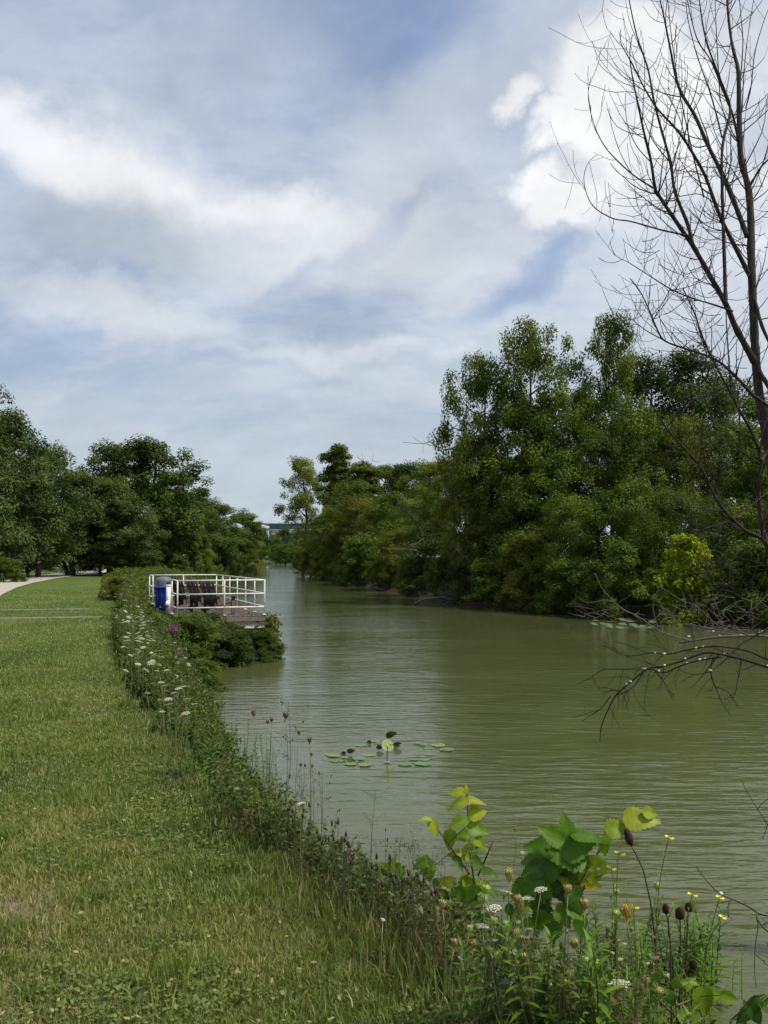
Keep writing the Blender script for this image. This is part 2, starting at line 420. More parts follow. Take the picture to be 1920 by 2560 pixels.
# ------------------------------------------------------------------ sky, sun, camera
SUN_EL = math.radians(55); SUN_AZ = math.radians(104)   # azimuth: degrees clockwise from +Y (to the right)
def sky():
    w = bpy.data.worlds.new('World'); sc.world = w; w.use_nodes = True
    n = w.node_tree.nodes; l = w.node_tree.links; n.clear()
    s = N(n, 'ShaderNodeTexSky', sky_type='NISHITA', sun_disc=False, sun_elevation=SUN_EL, sun_rotation=SUN_AZ)
    s.air_density = 1.0; s.dust_density = 2.2; s.ozone_density = 1.6
    tc = N(n, 'ShaderNodeTexCoord'); D = tc.outputs['Generated']
    # clouds live on a plane far overhead: direction / (height + k)
    sp = N(n, 'ShaderNodeSeparateXYZ'); l.new(D, sp.inputs[0])
    zz = N(n, 'ShaderNodeMath', operation='MAXIMUM', inp={1: 0.0}); l.new(sp.outputs['Z'], zz.inputs[0])
    za = N(n, 'ShaderNodeMath', operation='ADD', inp={1: .27}); l.new(zz.outputs[0], za.inputs[0])
    dv = N(n, 'ShaderNodeVectorMath', operation='DIVIDE'); cb = N(n, 'ShaderNodeCombineXYZ')
    for k in range(3): l.new(za.outputs[0], cb.inputs[k])
    l.new(D, dv.inputs[0]); l.new(cb.outputs[0], dv.inputs[1])
    def noise(scale, detail, rough, stretch=(1, 1, 1), rot=0, src=dv.outputs[0], off=(0, 0, 0), dist=0):
        mp = N(n, 'ShaderNodeMapping'); mp.inputs['Scale'].default_value = stretch; mp.inputs['Rotation'].default_value = (0, 0, rot); mp.inputs['Location'].default_value = off
        l.new(src, mp.inputs[0])
        z = N(n, 'ShaderNodeTexNoise', inp={'Scale': scale, 'Detail': detail, 'Roughness': rough, 'Distortion': dist}); l.new(mp.outputs[0], z.inputs['Vector'])
        return z.outputs[0]
    def mr(x, a, b, c=0, d=1, smooth=True):
        k = N(n, 'ShaderNodeMapRange', inp={'From Min': a, 'From Max': b, 'To Min': c, 'To Max': d}); k.interpolation_type = 'SMOOTHSTEP' if smooth else 'LINEAR'
        l.new(x, k.inputs['Value']); return k.outputs[0]
    def math_(op, a, b):
        k = N(n, 'ShaderNodeMath', operation=op)
        for i, x in enumerate((a, b)):
            if isinstance(x, (int, float)): k.inputs[i].default_value = x
            else: l.new(x, k.inputs[i])
        return k.outputs[0]
    # ragged direction for the individual clouds
    wn = N(n, 'ShaderNodeTexNoise', inp={'Scale': 5.0, 'Detail': 9, 'Roughness': .58}); l.new(D, wn.inputs['Vector'])
    ws = N(n, 'ShaderNodeVectorMath', operation='SUBTRACT'); l.new(wn.outputs['Color'], ws.inputs[0]); ws.inputs[1].default_value = (.5, .5, .5)
    wm = N(n, 'ShaderNodeVectorMath', operation='SCALE'); wm.inputs['Scale'].default_value = .19; l.new(ws.outputs[0], wm.inputs[0])
    wa = N(n, 'ShaderNodeVectorMath', operation='ADD'); l.new(D, wa.inputs[0]); l.new(wm.outputs[0], wa.inputs[1])
    def blob(u, v, ru, rv, soft=.5, roll=0, src=None):
        d = direction(u, v)
        sb = N(n, 'ShaderNodeVectorMath', operation='SUBTRACT'); l.new(src or wa.outputs[0], sb.inputs[0]); sb.inputs[1].default_value = tuple(d)
        # local axes of the cloud: east, up, toward viewer
        e = np.cross(d, [0, 0, 1]); e /= np.linalg.norm(e); up = np.cross(e, d)
        e2 = e * math.cos(roll) + up * math.sin(roll); up2 = -e * math.sin(roll) + up * math.cos(roll)
        out = None
        comps = []
        for ax, r in ((e2, ru / F * .92), (up2, rv / F * .92), (d, .8)):
            dp = N(n, 'ShaderNodeVectorMath', operation='DOT_PRODUCT'); l.new(sb.outputs[0], dp.inputs[0]); dp.inputs[1].default_value = tuple(ax / r)
            comps.append(dp.outputs['Value'])
        c3 = N(n, 'ShaderNodeCombineXYZ')
        for k in range(3): l.new(comps[k], c3.inputs[k])
        ln = N(n, 'ShaderNodeVectorMath', operation='LENGTH'); l.new(c3.outputs[0], ln.inputs[0])
        return mr(ln.outputs['Value'], 1.0 + soft * .5, 1.0 - soft * .5)
    def mixc(fac, A, B):
        k = N(n, 'ShaderNodeMix', data_type='RGBA')
        for s_, x in (('Factor', fac), ('A', A), ('B', B)):
            if isinstance(x, (int, float)): k.inputs[s_].default_value = x
            elif isinstance(x, tuple): k.inputs[s_].default_value = (*x, 1)
            else: l.new(x, k.inputs[s_])
        return k.outputs['Result']
    def maxof(*a):
        r = a[0]
        for b in a[1:]: r = math_('MAXIMUM', r, b)
        return r
    G = 10.0    # the Background runs at strength 0.1
    def c(*a): return tuple(x * G for x in a)
    # lavender-blue open sky on top of the physical sky
    tintc = N(n, 'ShaderNodeMix', data_type='RGBA', blend_type='MULTIPLY'); tintc.inputs['Factor'].default_value = 1.0
    l.new(s.outputs[0], tintc.inputs['A']); tintc.inputs['B'].default_value = (1.0, 1.0, .95, 1)
    col = mixc(.62, tintc.outputs['Result'], c(.22, .31, .51))
    # pale air low down
    low = mr(sp.outputs['Z'], .34, .0)
    col = mixc(math_('MULTIPLY', low, .85), col, c(.46, .54, .58))
    # streaky high veil
    veil = noise(1.0, 9, .60, (.8, 1.2, 1), .62, dist=.25)
    veil2 = noise(2.6, 9, .62, (.75, 1.35, 1), .75, off=(3.1, 1.7, 0), dist=.25)
    vm = mr(math_('ADD', math_('MULTIPLY', veil, .55), math_('MULTIPLY', veil2, .45)), .35, .60)
    gap = blob(930, 600, 210, 30, 1.6, roll=.55)
    gap2 = blob(1330, 690, 200, 40, 1.7, roll=.3)
    gap3 = blob(800, 60, 800, 250, 1.8)
    vm = math_('MULTIPLY', vm, math_('SUBTRACT', 1.0, math_('MULTIPLY', maxof(gap, gap2), .85)))
    vm = math_('MULTIPLY', vm, math_('SUBTRACT', 1.0, math_('MULTIPLY', gap3, .5)))
    vm = math_('MULTIPLY', vm, mr(sp.outputs['Z'], .03, .30, .5, 1.0))
    col = mixc(math_('MULTIPLY', vm, .88), col, c(.54, .58, .63))
    # soft mid-level banks
    tex = mr(noise(2.4, 8, .55, (1, 1, 1), .2, src=D, off=(1, 2, 3)), .3, .7)
    banks = maxof(blob(230, 430, 560, 120, 1.1, roll=-.16), blob(760, 590, 520, 110, 1.5), math_('MULTIPLY', blob(1150, 300, 330, 130, 1.6, roll=.5), .75), math_('MULTIPLY', blob(250, 775, 380, 45, 1.4, roll=-.08), .9),
                  math_('MULTIPLY', blob(850, 870, 420, 30, 1.4), .7), math_('MULTIPLY', blob(1000, 985, 700, 50, 1.7), .45), math_('MULTIPLY', blob(60, 90, 200, 330, 1.6), .5), math_('MULTIPLY', blob(620, 120, 230, 130, 1.9), .3))
    col = mixc(math_('MULTIPLY', banks, .62), col, mixc(tex, c(.55, .595, .65), c(.68, .70, .72)))
    # bright crown of the left bank
    col = mixc(math_('MULTIPLY', maxof(blob(180, 420, 360, 75, 1.2, roll=-.2), blob(620, 500, 260, 50, 1.5)), .7), col, c(.76, .765, .77))
    # grey undersides
    grey = maxof(blob(330, 590, 300, 85, 1.3, roll=.05), math_('MULTIPLY', blob(450, 640, 170, 60, 1.3), .8), math_('MULTIPLY', blob(830, 838, 230, 18, 1.4, roll=.05), .5), math_('MULTIPLY', blob(900, 905, 300, 25, 1.4), .42))
    col = mixc(math_('MULTIPLY', grey, .62), col, c(.37, .42, .475))
    # cumulus at the upper right with shaded folds
    cum = maxof(blob(1610, 290, 175, 230, .55), blob(1650, 140, 115, 105, .6), blob(1480, 350, 95, 60, .55), blob(1640, 540, 230, 90, 1.1), math_('MULTIPLY', blob(1830, 120, 130, 150, 1.3), .6), math_('MULTIPLY', blob(1360, 275, 46, 34, 1.0), .85), blob(1390, 500, 78, 58, .7), blob(1450, 560, 110, 60, .6), blob(1880, 560, 120, 130, .9), math_('MULTIPLY', blob(1780, 740, 300, 120, 1.3), .7))
    shade = mr(noise(6.5, 10, .62, src=D, off=(5, 1, 2)), .42, .64)
    lowshade = mr(sp.outputs['Z'], .40, .26)
    sh = math_('MAXIMUM', math_('MULTIPLY', shade, .8), math_('MULTIPLY', lowshade, .8))
    col = mixc(cum, col, mixc(sh, c(.78, .79, .80), c(.50, .545, .61)))
    fine = noise(4.5, 11, .66, (1, 1.6, 1.4), .3, src=D, off=(7, 3, 0), dist=.3)
    fm = mr(fine, .34, .68, .93, 1.10)
    fc = N(n, 'ShaderNodeCombineXYZ')
    for k in range(3): l.new(fm, fc.inputs[k])
    fx = N(n, 'ShaderNodeMix', data_type='RGBA', blend_type='MULTIPLY'); fx.inputs['Factor'].default_value = 1.0
    l.new(col, fx.inputs['A']); l.new(fc.outputs[0], fx.inputs['B']); col = fx.outputs['Result']
    bg = N(n, 'ShaderNodeBackground', inp={'Strength': .1}); l.new(col, bg.inputs[0])
    o = N(n, 'ShaderNodeOutputWorld'); l.new(bg.outputs[0], o.inputs[0])
sky()

sun = bpy.data.lights.new('sun', 'SUN'); sun.energy = 3.6; sun.angle = math.radians(6); sun.color = (1.0, .94, .82)
so = bpy.data.objects.new('sun', sun); COL.objects.link(so)
sd = Vector((math.sin(SUN_AZ) * math.cos(SUN_EL), math.cos(SUN_AZ) * math.cos(SUN_EL), math.sin(SUN_EL)))
so.rotation_euler = sd.to_track_quat('Z', 'Y').to_euler(); so.location = (20, -10, 40)

cam = bpy.data.cameras.new('camera'); co = bpy.data.objects.new('camera', cam); COL.objects.link(co)
co.location = tuple(EYE); co.rotation_euler = (PI/2 + PITCH, 0, 0)
cam.sensor_fit = 'VERTICAL'; cam.sensor_height = 24.0; cam.lens = 24.0 * F / 2560.0
cam.clip_start = .05; cam.clip_end = 12000
sc.camera = co
sc.render.engine = 'CYCLES'
sc.view_settings.view_transform = 'Standard'; sc.view_settings.look = 'None'
sc.view_settings.exposure = 0.3; sc.view_settings.gamma = 1.0
sc.cycles.max_bounces = 6; sc.cycles.transparent_max_bounces = 6
sc.world.cycles.sampling_method = 'MANUAL'; sc.world.cycles.sample_map_resolution = 512

# ------------------------------------------------------------------ grass and weeds (uncountable)
def vnoise(x, y, s, seed=0):
    """cheap value noise"""
    x = x * s + seed * 17.3; y = y * s + seed * 9.1
    xi = np.floor(x); yi = np.floor(y); xf = x - xi; yf = y - yi
    h = lambda a, b: np.modf(np.abs(np.sin(a * 127.1 + b * 311.7 + seed) * 43758.5453))[0]
    u = xf * xf * (3 - 2 * xf); v = yf * yf * (3 - 2 * yf)
    return (h(xi, yi) * (1 - u) + h(xi + 1, yi) * u) * (1 - v) + (h(xi, yi + 1) * (1 - u) + h(xi + 1, yi + 1) * u) * v

def blades(x, y, h, w, lean, tint, rng):
    n = len(x); z = ground(x, y) - .01
    a = rng.uniform(0, 2 * PI, n); la = rng.uniform(0, 2 * PI, n)
    px, py = np.cos(a) * w / 2, np.sin(a) * w / 2
    lx, ly = np.cos(la) * lean * h, np.sin(la) * lean * h
    zz = np.sqrt(np.maximum(.05, 1 - lean ** 2))
    b = np.stack([x, y, z], 1); p = np.stack([px, py, 0 * px], 1)
    m = b + np.stack([lx * .35, ly * .35, h * .58 * zz], 1); tp = b + np.stack([lx, ly, h * (.58 + .42 * zz) * zz], 1)
    v = np.stack([b - p, b + p, m + p * .8, m - p * .8, tp], 1).reshape(-1, 3)
    k = np.arange(n)[:, None] * 5
    q = k + np.array([[0, 1, 2, 3]]); tr = k + np.array([[3, 2, 4]])
    return v, [q, tr], np.repeat(tint, 5)

def lawn():
    rng = np.random.default_rng(3)
    n = 420000
    # uniform in 1/y -> even cover in the picture
    y = 1.0 / rng.uniform(1 / 48.0, 1 / 2.3, n)
    n2 = 60000
    y = np.concatenate([y, rng.uniform(2.0, 12, n2)]); n += n2
    xl = -.50 * y - 1.2; xr = np.minimum(Xc(y) + .35, .48 * y + 1.0)
    x = xl + rng.uniform(0, 1, n) * (xr - xl)
    keep = ~((x < np.interp(y, [r[1] for r in pr], [r[0] for r in pr]) + .1))
    keep &= ~((np.abs(y - 25.3 - .05*np.sin(x*1.3)) < .18) & (x < -8.2)) & ~((np.abs(y - 29.0) < .16) & (x < -9.6))
    x, y = x[keep], y[keep]; n = len(x)
    big = vnoise(x, y, .7, 1); mid = vnoise(x, y, 2.3, 2); sm = vnoise(x, y, 7, 4)
    tuft = np.clip((mid * .6 + sm * .6 - .55) * 2.2, 0, 1)
    h = (.020 + .024 * rng.random(n) + .042 * tuft * rng.random(n)) * (1 + .9 * np.clip((x - Xc(y)) / 1.0 + .55, 0, 1.2))
    h *= 1 + y * .012
    w = .0034 * (1 + y * .22) * rng.uniform(.7, 1.3, n)
    dry = np.clip((big - .60) * 3.2, 0, 1) * .5 + np.clip((vnoise(x, y, 1.7, 9) - .66) * 4, 0, 1) * .45
    corner = np.maximum(np.clip(1.6 - 1.6 * np.hypot((x + 1.85) / .42, (y - 4.25) / .75), 0, 1), np.clip(1.6 - 1.6 * np.hypot((x + 1.55) / .30, (y - 3.3) / .5), 0, 1)) * np.clip(vnoise(x, y, 6, 31) * 1.6, 0, 1)
    dry = np.clip(dry + corner * .9, 0, 1)
    t = .20 + .34 * mid + rng.normal(0, .13, n) + .42 * (big - .45)
    t = np.where(rng.random(n) < .07 + .45 * dry, rng.uniform(.82, 1.0, n), np.clip(t, 0, .78))
    # mown swathes along the bank show as slightly lighter bands
    band = np.sin((x - Xc(y)) * 4.2) > 0
    t = np.where((t < .8) & band, np.clip(t + .05, 0, .78), t)
    lean = np.clip(rng.normal(.55, .25, n), .05, .97)
    # scattered lush tufts of coarser grass
    nt_ = 64; ty = 1 / rng.uniform(1 / 16.0, 1 / 2.8, nt_); tx = -.46 * ty + rng.random(nt_) * (Xc(ty) + .46 * ty)
    bx = []; by = []; bh = []
    for i in range(nt_):
        m = int(rng.uniform(60, 190)); rr_ = rng.uniform(.05, .16)
        bx.append(tx[i] + rng.normal(0, rr_, m)); by.append(ty[i] + rng.normal(0, rr_, m)); bh.append(rng.uniform(.05, .13, m) * rng.uniform(.7, 1.2))
    bx = np.concatenate(bx); by = np.concatenate(by); bh = np.concatenate(bh); m = len(bx)
    x = np.concatenate([x, bx]); y = np.concatenate([y, by]); h = np.concatenate([h, bh]); w = np.concatenate([w, .0052 * (1 + by * .14)])
    t = np.concatenate([t, rng.uniform(.30, .66, m)]); lean = np.concatenate([lean, rng.uniform(.1, .75, m)]); corner = np.concatenate([corner, np.zeros(m)]); n = len(x)
    keep = rng.random(n) > corner * .85
    v, f, tt = blades(x[keep], y[keep], h[keep], w[keep], lean[keep], t[keep], rng)
    tag(link('lawn_grass', mesh_np('lawn_grass', v, f, M['grass'], tint=tt)), label='mown green lawn grass along the canal bank with straw coloured dry patches', cat='grass', kind='stuff')
lawn()

def clover():
    rng = np.random.default_rng(14); n = 26000
    y = 1 / rng.uniform(1 / 14.0, 1 / 2.6, n); x = -.48 * y - .3 + rng.random(n) * (Xc(y) + .48 * y + .3)
    k = (vnoise(x, y, 1.3, 21) * .6 + vnoise(x, y, 4, 22) * .4) > .60
    x, y = x[k], y[k]; n = len(x)
    c = np.stack([x, y, ground(x, y) + rng.uniform(.012, .05, n)], 1)
    v, f = leaf_quads(c, unit(rng.normal(0, .35, (n, 3)) + np.array([0, 0, 1])), rng.uniform(.010, .022, n) * (1 + y * .06), aspect=.8, rng=rng)
    tag(link('clover', mesh_np('clover', v, f, M['grass'], tint=np.repeat(np.clip(rng.normal(.36, .12, n), 0, .7), 4))), label='patches of small clover leaves scattered low in the lawn', cat='clover', kind='stuff')
    # fallen dry leaves and bits
    n = 420; y = 1 / rng.uniform(1 / 14.0, 1 / 2.6, n); x = -.48 * y + rng.random(n) * (Xc(y) + .48 * y)
    c = np.stack([x, y, ground(x, y) + rng.uniform(.02, .05, n)], 1)
    v, f = leaf_quads(c, unit(rng.normal(0, .5, (n, 3)) + np.array([0, 0, 1])), rng.uniform(.012, .035, n), aspect=.55, rng=rng)
    tag(link('leaf_litter', mesh_np('leaf_litter', v, f, M['grass'], tint=np.repeat(rng.uniform(.84, 1, n), 4))), label='dry leaf scraps scattered over the mown lawn', cat='leaf litter', kind='stuff')
clover()

def wispy(n, ymin, ymax, hf, rng, off=(0, 1), wmul=1.0, tint=(.25, .75), brown=.25):
    y = 1.0 / rng.uniform(1 / ymax, 1 / ymin, n)
    f = off[0] + rng.random(n) * (off[1] - off[0])
    x = Xc(y) + f * (Xw(y) - Xc(y)) + rng.normal(0, .12, n)
    h = hf(x, y) * rng.uniform(.35, 1.1, n)
    w = .0045 * (1 + y * .17) * wmul * rng.uniform(.6, 1.3, n)
    t = np.clip(rng.uniform(*tint, n) + .2 * (vnoise(x, y, 1.2, 6) - .5), 0, .8)
    t = np.where(rng.random(n) < brown, rng.uniform(.86, 1.0, n), t)
    return blades(x, y, h, w, np.clip(rng.normal(.32, .2, n), 0, .9), t, rng)

def rough_grass():
    rng = np.random.default_rng(5)
    hf = lambda x, y: (.06 + .17 * vnoise(x, y, 1.1, 3) ** 1.5) * np.where(y > 12, 1.5, 1.0)
    parts = [wispy(80000, 2.3, 34, hf, rng, (-.05, 1.0), brown=.2), wispy(8000, 2.3, 14, lambda x, y: hf(x, y) * .45, rng, (-.4, .1), brown=.12)]
    vs = []; q = []; tr = []; tt = []; o = 0
    for v, f, t in parts:
        vs.append(v); q.append(f[0] + o); tr.append(f[1] + o); tt.append(t); o += len(v)
    tag(link('bank_grass', mesh_np('bank_grass', np.concatenate(vs), [np.concatenate(q), np.concatenate(tr)], M['grass'], tint=np.concatenate(tt))), label='long unmown grass with brown stalks on the slope down to the water', cat='long grass', kind='stuff')
rough_grass()

def weed_mass(name, label, x, y, h, leaf, per, rng, mat, tintc, spread=.18, stalk=True, color=None, cat='weeds'):
    """tall herbs: each a stalk carrying small leaves; arrays of positions"""
    n = len(x); z0 = ground(x, y)
    k = per
    tpos = rng.uniform(.12, 1.0, (n, k)) ** .75
    ang = rng.uniform(0, 2 * PI, (n, k)); rr = rng.uniform(.1, 1, (n, k)) * spread * h[:, None] * (1.15 - tpos)
    lean = rng.normal(0, .14, (n, 2))
    cx = x[:, None] + lean[:, :1] * h[:, None] * tpos ** 2 + np.cos(ang) * rr
    cy = y[:, None] + lean[:, 1:] * h[:, None] * tpos ** 2 + np.sin(ang) * rr
    cz = z0[:, None] + h[:, None] * tpos
    c = np.stack([cx, cy, cz], -1).reshape(-1, 3)
    nr = unit(rng.normal(size=c.shape) * .75 + np.array([0, 0, .9]))
    sz = np.repeat(leaf, k) * rng.uniform(.6, 1.4, n * k)
    v, f = leaf_quads(c, nr, sz, aspect=.42, rng=rng)
    tt = np.repeat(np.clip(np.repeat(tintc, k) + rng.normal(0, .09, n * k), 0, 1), 4)
    if stalk:
        bx = np.stack([x, y, z0], 1); tp = np.stack([x + lean[:, 0] * h, y + lean[:, 1] * h, z0 + h], 1)
        wv_ = leaf[:, None] * .10 * unit(rng.normal(size=(n, 3)) * np.array([1, 1, 0]))
        sv = np.stack([bx - wv_, bx + wv_, tp], 1).reshape(-1, 3)
        sf = np.arange(3 * n).reshape(n, 3) + len(v)
        v = np.concatenate([v, sv]); tt = np.concatenate([tt, np.full(3 * n, .86)])
        f = [f, sf]
    o = link(name, mesh_np(name, v, f, mat, tint=tt))
    o.color = (*(color or (1, 1, 1)), 1)
    return tag(o, label=label, cat=cat, kind='stuff')

def bank_weeds():
    rng = np.random.default_rng(11)
    # near and middle bank
    n = 5200
    y = 1.0 / rng.uniform(1 / 27.0, 1 / 4.0, n)
    f = rng.random(n)
    x = Xc(y) + f * (Xw(y) - Xc(y)) + .05
    hh = np.interp(y, [4, 6, 9, 13, 17, 22, 27], [.20, .26, .36, .58, .95, 1.25, 1.3])
    h = hh * rng.uniform(.4, 1.05, n) * (.7 + .5 * vnoise(x, y, 1.1, 5))
    leaf = .030 + .0018 * y
    t = .22 + .42 * vnoise(x, y, .8, 8) + rng.normal(0, .07, n)
    t = np.where(rng.random(n) < .10, rng.uniform(.88, 1, n), np.clip(t, 0, .8))
    weed_mass('bank_weeds', 'leafy green and brown weeds crowding the slope of the near bank', x, y, h, leaf, 26, rng, M['weed'], t)
    n = 5200
    y = rng.uniform(8.0, 21, n); f = rng.uniform(-.02, 1, n) - .16 * vnoise(y * 3, y, 1, 3)
    x = Xc(y) + f * (Xw(y) - Xc(y))
    hh = np.interp(y, [8, 10, 13, 17, 21], [.30, .38, .58, .85, 1.0]) * np.interp(f, [-.15, .05, .4, 1], [.25, .7, 1.1, .9]) * np.where(rng.random(n) < .08, 1.35, .9)
    h = hh * rng.uniform(.5, 1.1, n) * (.65 + .6 * vnoise(x, y, .9, 5))
    t = .25 + .45 * vnoise(x, y, .7, 8) + rng.normal(0, .07, n)
    t = np.where(rng.random(n) < .05, rng.uniform(.84, .95, n), np.clip(t, 0, .8))
    weed_mass('bank_weeds', 'tall mixed green weeds on the bank halfway to the deck', x, y, h, np.full(n, .058), 30, rng, M['weed'], t)
    # foot of the foreground clump
    n = 2400
    y = rng.uniform(3.0, 6.2, n); x = Xc(y) + rng.uniform(-.02, 1.0, n) * (Xw(y) + .1 - Xc(y))
    h = rng.uniform(.12, .42, n) * (.6 + .7 * vnoise(x, y, 1.6, 2))
    t = .25 + .5 * vnoise(x, y, 2.2, 8) + rng.normal(0, .07, n)
    t = np.where(rng.random(n) < .12, rng.uniform(.86, 1, n), np.clip(t, 0, .8))
    weed_mass('foreground_weeds', 'mixed green and brown herbs filling the foot of the foreground clump', x, y, h, np.full(n, .034), 30, rng, M['weed'], t)
    # around the deck
    n = 7000
    y = rng.uniform(19, 40, n); 
    f = rng.uniform(-.22, .98, n) * (1 + 0 * y)
    f = np.where(f < .02 - .28 * vnoise(y * 2, y, .5, 4), f + .6, f)
    x = Xc(y) + f * (Xw(y) - Xc(y))
    dl = -6.5 - .349 * (y - 26.9)                       # left edge of the deck
    inside = (x > dl - .2) & (y > 26.7)
    h = rng.uniform(.4, 1.25, n) * (.55 + .75 * vnoise(x, y, .8, 3))
    h = h * np.interp(f, [-.22, .05, .4], [.3, .75, 1.1]) * np.interp(y, [19, 25], [.45, .88]) * np.where(rng.random(n) < .07, 1.4, .92)
    h = np.where((x > dl - .9) & (y > 24.5), h * .62, h)
    h = np.where(y > 31, h * .8, h)
    k = ~inside
    x, y, h = x[k], y[k], h[k]; n = len(x)
    t = .05 + .62 * vnoise(x, y, .55, 2) + rng.normal(0, .10, n)
    t = np.where(rng.random(n) < .035, rng.uniform(.86, 1, n), np.clip(t, 0, .82))
    weed_mass('deck_weeds', 'waist high weeds and wildflowers filling the bank left of the deck', x, y, h, np.full(n, .085), 34, rng, M['weed'], t)
    # meadow of goldenrod beyond the deck
    n = 15000
    y = 1.0 / rng.uniform(1 / 330.0, 1 / 37.0, n)
    left = np.interp(y, [37, 45, 60, 96, 150, 330], [-11.9, -14.3, -19.0, -30.5, -38, -54])
    x = left + rng.random(n) ** .8 * (Xw(y) - .3 - left)
    h = rng.uniform(.45, 1.5, n) * (.6 + .65 * vnoise(x, y, .35, 3))
    h *= np.interp(y, [37, 60, 80, 110, 150, 330], [.8, .78, .62, .66, 1.1, 1.5])
    kb = ~((np.abs(x + 29.3) < 1.6) & (y > 84) & (y < 107)); x, y, h = x[kb], y[kb], h[kb]; n = len(x)
    h = h * np.clip((x - np.interp(y, [37, 45, 60, 96, 150, 330], [-11.9, -14.3, -19.0, -30.5, -38, -54])) / 3.5 * np.where(y < 70, 1, 3), .3, 1)
    leaf = .05 + .0018 * y
    patch = vnoise(x, y, .11, 7); t = .30 + .42 * patch + rng.normal(0, .08, n)
    t = np.where((vnoise(x, y, .14, 12) > .80) & (rng.random(n) < .5), rng.uniform(.86, .93, n), np.clip(t, .1, .78))
    weed_mass('goldenrod_meadow', 'yellow green goldenrod meadow between the far canal bank and the trees', x, y, h, leaf, 18, rng, M['weed'], t, color=(1.35, 1.22, 1.05), cat='meadow')
bank_weeds()

# ------------------------------------------------------------------ trees
def crown_leaves(blobs, sub, rc, per, leaf, rng, flat=.75, updir=.55, aspect=.6, droop=0.0, jitter=.16, skin=(.55, 1.0), lowcut=-.75):
    C = []; Nn = []; S = []; T = []; tips = []
    for bi, (c, r) in enumerate(blobs):
        c = np.array(c); r = np.array(r) if np.ndim(r) else np.array([r, r, r * .8])
        nsub = max(4, int(2.6 * sub * (r[0] * r[1] + r[0] * r[2]) / 2 / (rc * rc) ))
        d = unit(rng.normal(size=(nsub, 3))); d[:, 2] = np.where(d[:, 2] < lowcut, -d[:, 2] * .5, d[:, 2]); d = unit(d)
        cc = c + d * r * rng.uniform(*skin, (nsub, 1))
        rs = rc * rng.uniform(.6, 1.25, nsub)
        tb = rng.normal(0, .12)
        for q in range(nsub):
            m = int(per * rs[q] ** 2 / rc ** 2)
            e = unit(rng.normal(size=(m, 3))); rad = rng.random((m, 1)) ** .42 * rs[q]
            pos = e * rad; pos[:, 2] *= flat
            if droop: pos[:, 2] -= droop * (pos[:, 0] ** 2 + pos[:, 1] ** 2) / rs[q]
            nn = unit(e * .45 + d[q] * .4 + np.array([0, 0, updir]) + rng.normal(0, .38, (m, 3)))
            C.append(cc[q] + pos); Nn.append(nn); S.append(leaf * rng.uniform(.6, 1.35, m))
            T.append(np.clip(.48 + tb + rng.normal(0, .13) + rng.normal(0, jitter, m), 0, 1))
        tips.append(cc)
    C = np.concatenate(C); Nn = np.concatenate(Nn); S = np.concatenate(S); T = np.concatenate(T)
    v, f = leaf_quads(C, Nn, S, aspect=aspect, rng=rng)
    return v, f, np.repeat(T, 4), tips

def bend(a, b, rng, n=6, sag=.1, up=0.0):
    a = np.array(a, float); b = np.array(b, float); L = np.linalg.norm(b - a)
    t = np.linspace(0, 1, n)[:, None]
    p = a * (1 - t) + b * t
    o = rng.normal(0, sag * L * .5, 3); p += np.sin(t * PI) * o; p[:, 2] += (np.sin(t[:, 0] * PI) * up * L)
    p[1:-1] += rng.normal(0, sag * L * .10, (n - 2, 3))
    return p

def wood(trunk_pts, trunk_r, blobs, tips, rng, twigs=5, name='trunk', mat=None, extra=None):
    mb = MB()
    mb.tube(trunk_pts, trunk_r, 8)
    tp = np.asarray(trunk_pts, float)
    for (c, r), tt in zip(blobs, tips):
        c = np.array(c, float)
        # leave the trunk at the point a little below the blob
        cand = np.clip(c[2] - .6 * np.hypot(c[0], c[1]), tp[0, 2] + .15 * (tp[-1, 2] - tp[0, 2]), tp[-1, 2])
        s = np.array([np.interp(cand, tp[:, 2], tp[:, k]) for k in range(3)])
        r0 = float(np.interp(cand, tp[:, 2], trunk_r)) * .55
        L = bend(s, c, rng, 6, .12, .04)
        mb.tube(L, np.linspace(r0, r0 * .3, 6), 6)
        for q in rng.choice(len(tt), min(twigs, len(tt)), replace=False):
            a = L[rng.integers(3, 6)]
            mb.tube(bend(a, tt[q], rng, 4, .15), np.linspace(r0 * .3, .008, 4), 4)
    if extra: extra(mb)
    return mb.mesh(name, mat or M['bark'], smooth=True)

def blobset(n, H, rad, base, rng, shape='oval', rb=.33):
    out = []
    for i in range(n):
        t = (i + rng.random()) / n
        z = base + (H - base) * (.06 + .84 * t)
        if shape == 'oval': prof = math.sin(PI * min(1, (.13 + t * .80))) ** .75
        elif shape == 'cone': prof = (1 - t) ** .8 * .95 + .08
        elif shape == 'shrub': prof = math.cos(t * PI / 2) ** .6
        elif shape == 'spread': prof = .62 + .38 * math.sin(PI * min(1, t * 1.05))
        a = i * 2.399 + rng.uniform(-.4, .4)
        rr = rad * prof * rng.uniform(.42, .72)
        r = rad * rb * rng.uniform(.95, 1.4) * (.7 + .3 * prof)
        out.append(((math.cos(a) * rr, math.sin(a) * rr, z), r))
    for k in range(3):
        a = k * 2.1 + rng.uniform(0, 1); out.append(((math.cos(a) * rad * .22, math.sin(a) * rad * .22, H - rad * rb * rng.uniform(.75, 1.1)), rad * rb * rng.uniform(.75, .95)))
    out.append(((0, 0, base + (H - base) * .45), rad * .5))
    return out

